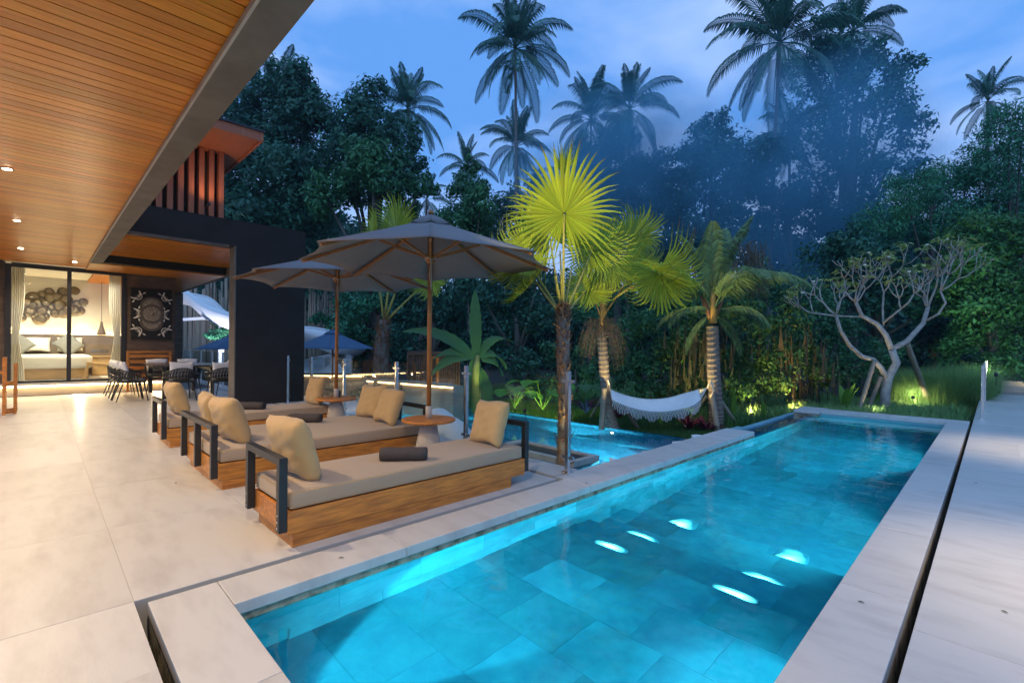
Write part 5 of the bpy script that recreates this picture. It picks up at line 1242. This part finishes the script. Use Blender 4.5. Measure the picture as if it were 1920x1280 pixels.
limb([G_(1735, 602), G_(1760, 588, -.2), G_(1773, 568, -.3), G_(1763, 545, -.3)], .035, .028)
limb([G_(1656, 612, .1), G_(1655, 578, .2), G_(1657, 548, .2)], .035, .028)
limb([G_(1655, 606, .1), G_(1690, 578, -.3)], .035, .028)
UPV = Vector((0, 0, 1))
for p, d, r, dp in ((G_(1567, 590, -.4), Vector((-.2, -.2, 1)), .036, 4), (G_(1525, 587, -.5), Vector((-.8, -.4, .5)), .024, 4), (G_(1604, 565, .2), Vector((-.3, .4, .8)), .040, 4), (G_(1740, 575, .1), Vector((.2, .3, .8)), .044, 4), (G_(1763, 545, -.3), Vector((.5, .2, .7)), .028, 4), (G_(1657, 548, .2), Vector((0, .3, .9)), .030, 4), (G_(1690, 578, -.3), Vector((.2, -.4, .8)), .032, 4), (G_(1740, 578, .1), Vector((-.5, -.3, .8)), .034, 4), (G_(1604, 568, .2), Vector((.5, -.3, .8)), .030, 4)):
    twig(p, d.normalized(), r*.72, dp-1 if rf.random() < .45 else dp)
T.build('trunk', M['frangbark'], fg)
for p, d in tips:
    if rf.random() < .45: continue
    for k in range(rf.randint(4, 7)):
        a = rf.uniform(0, 6.28); o = Vector((math.cos(a), math.sin(a), rf.uniform(-.15, .5))).normalized(); l_ = rf.uniform(.13, .27); w = l_*.15; sdv = o.cross(UPV).normalized()*w
        m1 = p+o*l_*.35; m2 = p+o*l_*.7-UPV*.02; e = p+o*l_-UPV*.06
        LV.add([p, m1+sdv+UPV*.01, m2+sdv, e, m2-sdv, m1-sdv+UPV*.01], [(0, 1, 5), (1, 2, 4, 5), (2, 3, 4)])
LV.build('crown', M['frangleaf'], fg)
fl_ = MB()
for i in range(0, len(tips), 17): fl_.lathe([(0, 0), (.035, .01), (.04, .035), (0, .03)], tips[i][0], 6)
fl_.build('blossom', M['petal'], fg)
bamboo_prop(pm_(1610, 770, 11.6), pm_(1640, 675, 11.8), 'brown pole propping frangipani, leftmost of the three', .05)
bamboo_prop(pm_(1625, 772, 11.9), pm_(1652, 706, 11.9), 'brown pole propping frangipani, middle of the three', .05)
bamboo_prop(pm_(1738, 745, 12.6), pm_(1701, 645, 12.0), 'thick grey pole propping frangipani right limb', .065)

# ---- banana plant and broad leaved plants
def blade(b, p, d, L_, w, curl, up=Vector((0, 0, 1)), n=7, side=None, fold=.25, notch=0):
    d = Vector(d).normalized(); sdv = d.cross(side if side else up); sdv = sdv.normalized() if sdv.length > .05 else R_.copy(); pts = []; q = Vector(p); dd = d.copy()
    for i in range(n+1): pts.append(q.copy()); dd = (dd-Vector((0, 0, curl/n))).normalized(); q = q+dd*L_/n
    vs = []
    for i, c_ in enumerate(pts):
        t = i/n; hw = w*math.sin(PI*min(1, .06+t*.94))**.65*(1-notch*random.random()*(i % 2)) if i < n else .005; nn_ = sdv.cross(dd).normalized()
        vs += [c_-sdv*hw+nn_*fold*hw, c_, c_+sdv*hw+nn_*fold*hw]
    fs = []
    for i in range(n): a = i*3; fs += [(a, a+1, a+4, a+3), (a+1, a+2, a+5, a+4)]
    b.add(vs, fs, True)
bp_ = at(893, 760, 12); bn_ = empty('banana_plant', (bp_.x, bp_.y, -.6), 0, 'large banana plant with one upright glowing leaf beyond the lower pool', 'banana plant')
Q = lambda px, py, D=12: at(px, py, D)-Vector((bp_.x, bp_.y, -.6))
st = Q(893, 690); MB().tube([Q(893, 775), st, Q(896, 665)], [.14, .10, .05], 10).build('stem', M['petiole'], bn_)
for a_, b2, w, curl in ((Q(893, 672), Q(892, 580), .20, .25), (Q(888, 672), Q(812, 595), .20, .5), (Q(885, 672), Q(824, 642), .17, .9), (Q(890, 670), Q(815, 668), .22, .7), (Q(900, 670), Q(945, 655), .22, 1.6), (Q(893, 672), Q(882, 740), .28, .3), (Q(903, 675), Q(940, 690), .24, 1.4), (Q(900, 668), Q(925, 620), .18, 1.2), (Q(898, 690), Q(920, 750), .2, .6)):
    b = MB(); blade(b, a_, b2-a_+Vector((0, 0, curl*.35)), (b2-a_).length*1.4, w*.85, curl*1.7+.3, n=16, notch=.22, side=camd+Vector((0, 0, .5))); b.build('banana_leaf', M['banana'], bn_)
def broad_plant(name, px, py, D, n, L_, w, label, m, spread=.8, curl=.8, group=None, stalk=0, cat='plant', seed=0):
    r = random.Random(seed); p = at(px, py, D); p = onZ(px, py, -.52) if False else p
    root = empty(name, (p.x, p.y, p.z), 0, label, cat, group)
    for i in range(n):
        a = 2.4*i+r.uniform(-.3, .3); d = Vector((math.cos(a)*spread*r.uniform(.4, 1.1), math.sin(a)*spread*r.uniform(.4, 1.1), 1)); s0 = Vector((0, 0, 0)); l_ = L_*r.uniform(.7, 1.1)
        b = MB()
        if stalk:
            e = d.normalized()*stalk*r.uniform(.7, 1.1); b.tube([s0, e*.5+Vector((0, 0, .03)), e], [.012, .009, .006], 5, caps=False); blade(b, e, Vector((d.x, d.y, .1)), l_, w, curl)
        else: blade(b, s0, d, l_, w, curl)
        b.build('leaf', M[m], root)
    return root
PG = 'broad leaved plants by the lower pool'
broad_plant('elephant_ear', 965, 765, 10.8, 7, .45, .20, 'lime green elephant ear plant lit by garden lamp, left one', 'lime', .9, .9, PG, .6, seed=1)
broad_plant('elephant_ear', 1018, 768, 10.6, 8, .42, .18, 'lime green elephant ear plant lit by garden lamp, nearer the fan palm trunk', 'lime', .8, .9, PG, .75, seed=2)
broad_plant('elephant_ear', 1085, 760, 11.3, 6, .4, .17, 'dim green elephant ear plant right of the fan palm trunk', 'banana', .8, .9, PG, .6, seed=3)
CG = 'young leaf shoots along the hedge foot'
for i, (px, py, L2, lb) in enumerate(((1376, 800, .9, 'tall lime shoot right of the right hammock palm'), (1432, 790, .55, 'short lime shoot near the infinity edge'), (1238, 800, .5, 'yellow stem shoot below the hammock'))):
    broad_plant('leaf_shoot', px, py, 11.2, 3, L2, .05, lb, 'lime', .12, .15, CG, seed=10+i)
CD = 'burgundy cordyline plants'
for i, (px, py, n_, lb) in enumerate(((1100, 775, 20, 'burgundy cordyline left of the left hammock palm'), (1160, 785, 16, 'burgundy cordyline at the foot of the left hammock palm'), (1292, 806, 26, 'burgundy cordyline with red leaf left of the right hammock palm'), (1325, 812, 26, 'burgundy cordyline at foot of right hammock palm'))):
    broad_plant('cordyline', px, py, 10.4, n_, .55, .035, lb, 'cordyline', .9, 1.0, CD, seed=20+i)
FG = 'bright broad leaves beside the frangipani'
broad_plant('canna_plant', 1585, 772, 11.8, 6, .75, .09, 'bright green canna plant left of the frangipani props', 'lime', .5, .6, FG, seed=30)
broad_plant('canna_plant', 1648, 755, 13, 4, .6, .09, 'yellow green canna plant behind frangipani trunk', 'lime', .4, .4, FG, seed=31)
broad_plant('canna_plant', 1762, 728, 15, 5, .7, .12, 'bright green canna plant behind the tall grasses', 'lime', .4, .5, FG, seed=32)
broad_plant('palm_shrub', 1905, 640, 16, 14, 2.2, .10, 'dark palm shrub at far right behind the walkway', 'banana', 1.1, 1.3, FG, seed=33)

# ---- grasses
def blades_np(P, h, w, lean=.35, segs=3):
    n = len(P); a = RNG.uniform(0, 2*PI, n); d = np.stack([np.cos(a), np.sin(a), np.zeros(n)], 1); s_ = np.stack([-np.sin(a), np.cos(a), np.zeros(n)], 1)
    H = h*(RNG.uniform(.55, 1.15, n))[:, None]; ln_ = lean*RNG.uniform(.2, 1.6, n)[:, None]; vs = []
    for i in range(segs+1):
        t = i/segs; c_ = P+d*ln_*H*t**2+np.array([0, 0, 1])*H*(t-.28*t*t*ln_); ww = w*(1-t*.92); vs.append(c_-s_*ww); vs.append(c_+s_*ww)
    V = np.stack(vs, 1).reshape(-1, 3); k = 2*(segs+1); base_ = (np.arange(n)*k)[:, None]
    F = np.concatenate([base_+np.array([2*i, 2*i+1, 2*i+3, 2*i+2]) for i in range(segs)], 0); return V, F
def tuft(name, px, py, D, rad, n, h, w, m, label, group, lean=.5, z=None, cat='ornamental grass'):
    p = at(px, py, D); z = p.z if z is None else z; rr = rad*np.sqrt(RNG.uniform(0, 1, n)); a = RNG.uniform(0, 2*PI, n)
    P = np.stack([rr*np.cos(a), rr*np.sin(a), np.zeros(n)], 1); V, Fq = blades_np(P, h, w, lean)
    o = obj(name, npmesh(name, V, Fq, M[m])); o.location = (p.x, p.y, z); return tag(o, label, cat, group)
GG = 'fine tall grasses beyond the pool end'
tuft('grass_clump', 1712, 775, 13.2, .55, 4800, 1.2, .006, 'grass', 'golden lit fine grass clump right of frangipani trunk', GG)
tuft('grass_clump', 1750, 780, 13.0, .6, 5200, 1.3, .006, 'grass', 'fine grass clump in the middle beneath the frangipani pole', GG)
tuft('grass_clump', 1792, 782, 13.0, .6, 6000, 1.4, .007, 'grass', 'tall fine green grass clump beside walkway', GG)
tuft('grass_clump', 1822, 772, 13.8, .45, 4200, 1.35, .006, 'grass', 'fine grass clump against the walkway railing', GG, .35)
tuft('grass_clump', 1690, 760, 14.2, .6, 3400, 1.1, .006, 'grass', 'fine grass clump behind the frangipani trunk', GG)
tuft('grass_clump', 1630, 775, 12.9, .6, 2600, .4, .006, 'grass', 'low blue green grass at the frangipani foot', GG)
tuft('grass_clump', 1560, 768, 13.2, .6, 2000, .4, .007, 'grass', 'low grass clump left of the frangipani near hedge', GG)
# lawn strip and ground cover
def field(name, x0, x1, y0, y1, n, h, w, m, kind='stuff', lean=.5, z=-.55):
    P = np.stack([RNG.uniform(x0, x1, n), RNG.uniform(y0, y1, n), np.full(n, 0.)], 1); V, Fq = blades_np(P, h, w, lean, 2)
    o = obj(name, npmesh(name, V, Fq, M[m])); o.location = (0, 0, z); return tag(o, kind=kind)
field('lawn_grass', -11, -3.3, 8.76, 11.2, 60000, .09, .006, 'lawn')
field('ground_cover', -9, -3.4, 10.6, 12.2, 6000, .38, .014, 'hedge', lean=.4)
field('ground_cover_front', -10.5, -7.0, 8.8, 10.5, 7000, .28, .012, 'lime', lean=.6)
field('ground_cover_right', -3.6, -.4, 12.1, 16.5, 9000, .30, .010, 'grass', lean=.6, z=-.3)
# hanging vines in front of the hedge
vn = []
for i in range(1500):
    pass
P_ = []; r9 = np.random.default_rng(3); n = 220
cx_ = np.concatenate([r9.normal(1500, 45, n//2), r9.normal(1300, 35, n-n//2)]); cyy = r9.uniform(600, 740, n)
P0 = np.array([tuple(at(a, b_, 12.35+r9.uniform(-.15, .3))) for a, b_ in zip(cx_, cyy)]); ln2 = r9.uniform(.3, .9, n)
V = np.stack([P0+np.array([0.006, 0.006, 0]), P0-np.array([.006, .006, 0]), P0-np.array([.003, .003, 0])+np.stack([r9.normal(0, .04, n), r9.normal(0, .04, n), -ln2], 1), P0+np.array([.003, .003, 0])+np.stack([r9.normal(0, .04, n), r9.normal(0, .04, n), -ln2], 1)], 1).reshape(-1, 3)
tag(obj('hanging_vines', npmesh('hanging_vines', V, np.arange(4*n).reshape(-1, 4), M['vine'])), kind='stuff')

# ---- garden lamps
def spike_lamp(p, target, energy, label, col=YEL, angle=70, size=.03):
    r = empty('garden_spotlight', p, 0, label, 'garden spotlight', 'small garden spotlights'); d = (Vector(target)-Vector(p)).normalized(); q = d.to_track_quat('Z', 'Y').to_euler()
    b = MB().lathe([(.03, -.10), (.038, -.09), (.04, 0), (.036, .002)], n=14).build('lamp_body', M['blackmetal'], r); b.rotation_euler = q
    c = MB().lathe([(0, .003), (.034, .004), (0, .005)], n=12).build('lamp_lens', M['lens'], r); c.rotation_euler = q
    MB().tube([(0, 0, -.3), (0, 0, -.02)], .008, 6).build('spike', M['blackmetal'], r)
    lamp('lamp_beam', d*.05, d*1, energy, col, size, angle, .8, r); return r
_r = empty('beam_spotlight', (-1.9, .92, 2.99), 0, 'spotlight under the roof beam aimed at the fan palm', 'spotlight')
MB().lathe([(.04, -.10), (.045, -.09), (.045, 0), (.0, .0)], n=14).build('lamp_body', M['blackmetal'], _r)
lamp('lamp_beam', (0, .06, -.12), Vector((-3.7, 4.6, 2.7))-Vector((-1.9, .98, 2.87))+Vector((0, .06, -.12)), 900, (1, .82, .25), .03, 34, .9, _r)
spike_lamp(Vector((-3.2, 4.02, -.05)), p1+Vector((0, 0, 1.9)), 40, 'spotlight at foot of the fan palm by the railing', angle=50)
spike_lamp(p2+Vector((.5, -.55, .15)), p2+Vector((0, 0, 3.6)), 380, 'spotlight at foot of left hammock palm', angle=60)
spike_lamp(p3+Vector((-.4, -.6, .15)), p3+Vector((0, 0, 3.6)), 480, 'spotlight at foot of right hammock palm', angle=60)
spike_lamp(at(1300, 790, 11.6), at(1290, 660, 12.6), 260, 'spotlight lighting hedge behind the hammock middle', angle=85)
spike_lamp(at(1490, 775, 11.4), at(1495, 680, 12.6), 260, 'spotlight lighting hedge near the infinity edge', (1, .62, .22), 85)
spike_lamp(at(1410, 785, 11.6), at(1400, 680, 12.6), 170, 'spotlight lighting hedge right of the young coconut palm', angle=85)
spike_lamp(at(985, 768, 10.2), at(1000, 740, 11), 45, 'spotlight among elephant ear plants', (.9, 1, .3), 120)
spike_lamp(at(1712, 745, 12.3), at(1715, 770, 13.3)+Vector((0, 0, .3)), 60, 'spotlight in the fine grasses below frangipani', (1, .88, .5), 120)
spike_lamp(at(1640, 790, 11.2), at(1660, 520, 12), 160, 'spotlight lighting frangipani branches from below', (1, .85, .6), 80)
spike_lamp(at(905, 770, 11.2), at(893, 640, 12), 60, 'spotlight below the banana plant', (.8, 1, .4), 60)
spike_lamp(at(1870, 560, 11.5)*1.0+Vector((0, 0, -1.8)), at(1870, 520, 15), 240, 'spotlight lighting bright tree at right edge', (.75, 1, .6), 80)
# lamps over the walkway, just outside the view
for y, lb in ((9.0, 'downlight over the far walkway just outside view'), (3.9, 'downlight over the near walkway just outside view')):
    r = empty('bollard_downlight', (.95, y, 0), 0, lb, 'path light', 'path lights beside the walkway')
    MB().tube([(0, 0, 0), (0, 0, 1.9)], .03, 8).build('pole', M['blackmetal'], r); MB().box(-.35, .05, -.05, .05, 1.9, 1.94).build('arm', M['blackmetal'], r)
    MB().lathe([(0, 0), (.04, .002), (0, .004)], (-.3, 0, 1.89), 12).build('lamp_lens', M['lens'], r)
    lamp('lamp_beam', (-.3, 0, 1.86), (-.3, 0, 0), 120, WARM, .04, 95, .9, r)
# far steps with lights at the end of the walkway
fs_ = empty('garden_steps', (0.3, 22.6, -.2), 0, 'small pale steps with lamps at far end of the walkway', 'steps')
for i in range(3): MB().box(-.9, .75, .3*i, .3*i+.32, 0+.0*i, .16*(i+1)).build('step', M['pedestal'], fs_)
spike_lamp(Vector((-.35, 22.3, .35)), Vector((-.35, 23.5, .9)), 25, 'lamp at the foot of far garden steps', angle=100)
spike_lamp(Vector((.9, 22.3, .25)), Vector((.9, 23.5, .9)), 25, 'lamp at right of far garden steps', angle=100)
field('ground_cover_far', -14, -.4, 12.2, 19, 26000, .45, .014, 'grass', lean=.6, z=-.55)

# ---- evening haze and the smoke drifting between the palms
def volmat(name, dens, col, noise=False):
    m = bpy.data.materials.new(name); m.use_nodes = True; t = m.node_tree; t.nodes.clear()
    o = t.nodes.new('ShaderNodeOutputMaterial'); v = t.nodes.new('ShaderNodeVolumePrincipled'); v.inputs['Color'].default_value = tuple(col)+(1,); v.inputs['Density'].default_value = dens; v.inputs['Anisotropy'].default_value = 0.2
    t.links.new(v.outputs[0], o.inputs['Volume']); return m
hz = MB().box(-60, 30, -12, 75, -2.5, 34).build('haze', volmat('haze_air', 0.0007, (.45, .72, 1.0))); tag(hz, kind='stuff')
def smoke(c, rad, dens, label):
    m = bpy.data.materials.new('blue_smoke'); m.use_nodes = True; t = m.node_tree; t.nodes.clear(); n_ = t.nodes.new
    o = n_('ShaderNodeOutputMaterial'); v = n_('ShaderNodeVolumePrincipled'); v.inputs['Color'].default_value = (.22, .68, 1.0, 1); v.inputs['Anisotropy'].default_value = 0
    co = n_('ShaderNodeTexCoord'); ln_ = n_('ShaderNodeVectorMath'); ln_.operation = 'LENGTH'; t.links.new(co.outputs['Object'], ln_.inputs[0])
    nz_ = n_('ShaderNodeTexNoise'); nz_.inputs['Scale'].default_value = 1.6; nz_.inputs['Detail'].default_value = 3; t.links.new(co.outputs['Object'], nz_.inputs['Vector'])
    mr = n_('ShaderNodeMapRange'); mr.inputs[1].default_value = 1.0; mr.inputs[2].default_value = .25; mr.inputs[3].default_value = 0; mr.inputs[4].default_value = 1; t.links.new(ln_.outputs['Value'], mr.inputs[0])
    m2 = n_('ShaderNodeMapRange'); m2.inputs[1].default_value = .36; m2.inputs[2].default_value = .66; m2.inputs[3].default_value = .1; m2.inputs[4].default_value = 1.6; t.links.new(nz_.outputs[0], m2.inputs[0])
    a = n_('ShaderNodeMath'); a.operation = 'MULTIPLY'; t.links.new(mr.outputs[0], a.inputs[0]); t.links.new(m2.outputs[0], a.inputs[1])
    b = n_('ShaderNodeMath'); b.operation = 'MULTIPLY'; b.inputs[1].default_value = dens; t.links.new(a.outputs[0], b.inputs[0]); t.links.new(b.outputs[0], v.inputs['Density'])
    t.links.new(v.outputs[0], o.inputs['Volume'])
    bb = MB().lathe([(0.001, -1), (.38, -.92), (.7, -.7), (.92, -.38), (1, 0), (.92, .38), (.7, .7), (.38, .92), (0.001, 1)], n=20)
    ob = bb.build('drifting_smoke', m); ob.location = c; ob.scale = rad; ob.rotation_euler = (0, 0, YAW); tag(ob, kind='stuff'); return ob
smoke(at(1170, 310, 23), (6.5, 3.2, 5.0), .42, '')
smoke(at(1530, 330, 20), (6.0, 2.6, 6.5), .44, '')

# added lamp, put in to warm the fins and soffit of the upper storey
_u = empty('added_uplight', (-10.45, 2.25, 3.9), 0, 'added uplight brightening the fins under the red roof overhang', 'added lamp')
MB().lathe([(.03, -.05), (.035, 0), (0, .0)], n=12).build('lamp_body', M['blackmetal'], _u); MB().bar((0, 0, -.04), (-.27, 0, -.04), .015).bar((-.27, 0, -.04), (-.27, 0, -.2), .015).build('bracket', M['blackmetal'], _u)
lamp('lamp_beam', (0, 0, .03), (-.1, .1, 1), 11, (1, .62, .3), .02, 150, .8, _u)
# a few fallen leaves on the stone
fl = MB().add([(-.03, 0, .002), (-.008, .011, .008), (.018, .009, .007), (.034, 0, .003), (.016, -.010, .008), (-.01, -.011, .006)], [(0, 5, 4, 3), (0, 3, 2, 1)]).mesh('fallen_leaf', M['vine'])
for (px, py), lb in zip(((1100, 905), (1614, 1128), (1883, 1146), (330, 905), (640, 1045), (1830, 905)), ('tiny dry leaf on the coping beyond the corner post', 'dry leaf on the coping on walkway side near camera', 'dry leaf at the right edge of the walkway', 'dry leaf on the terrace left of the double daybed', 'dry leaf on coping in front of the nearest daybed', 'dry leaf on the walkway at mid distance')):
    p = onZ(px, py, .003); o = obj('fallen_leaf', fl); o.location = p; o.rotation_euler = (0, 0, px*.37); o.scale = (.6,)*3 if py < 1000 else (.5,)*3; tag(o, lb, 'leaf', 'dry leaves fallen on the stone')
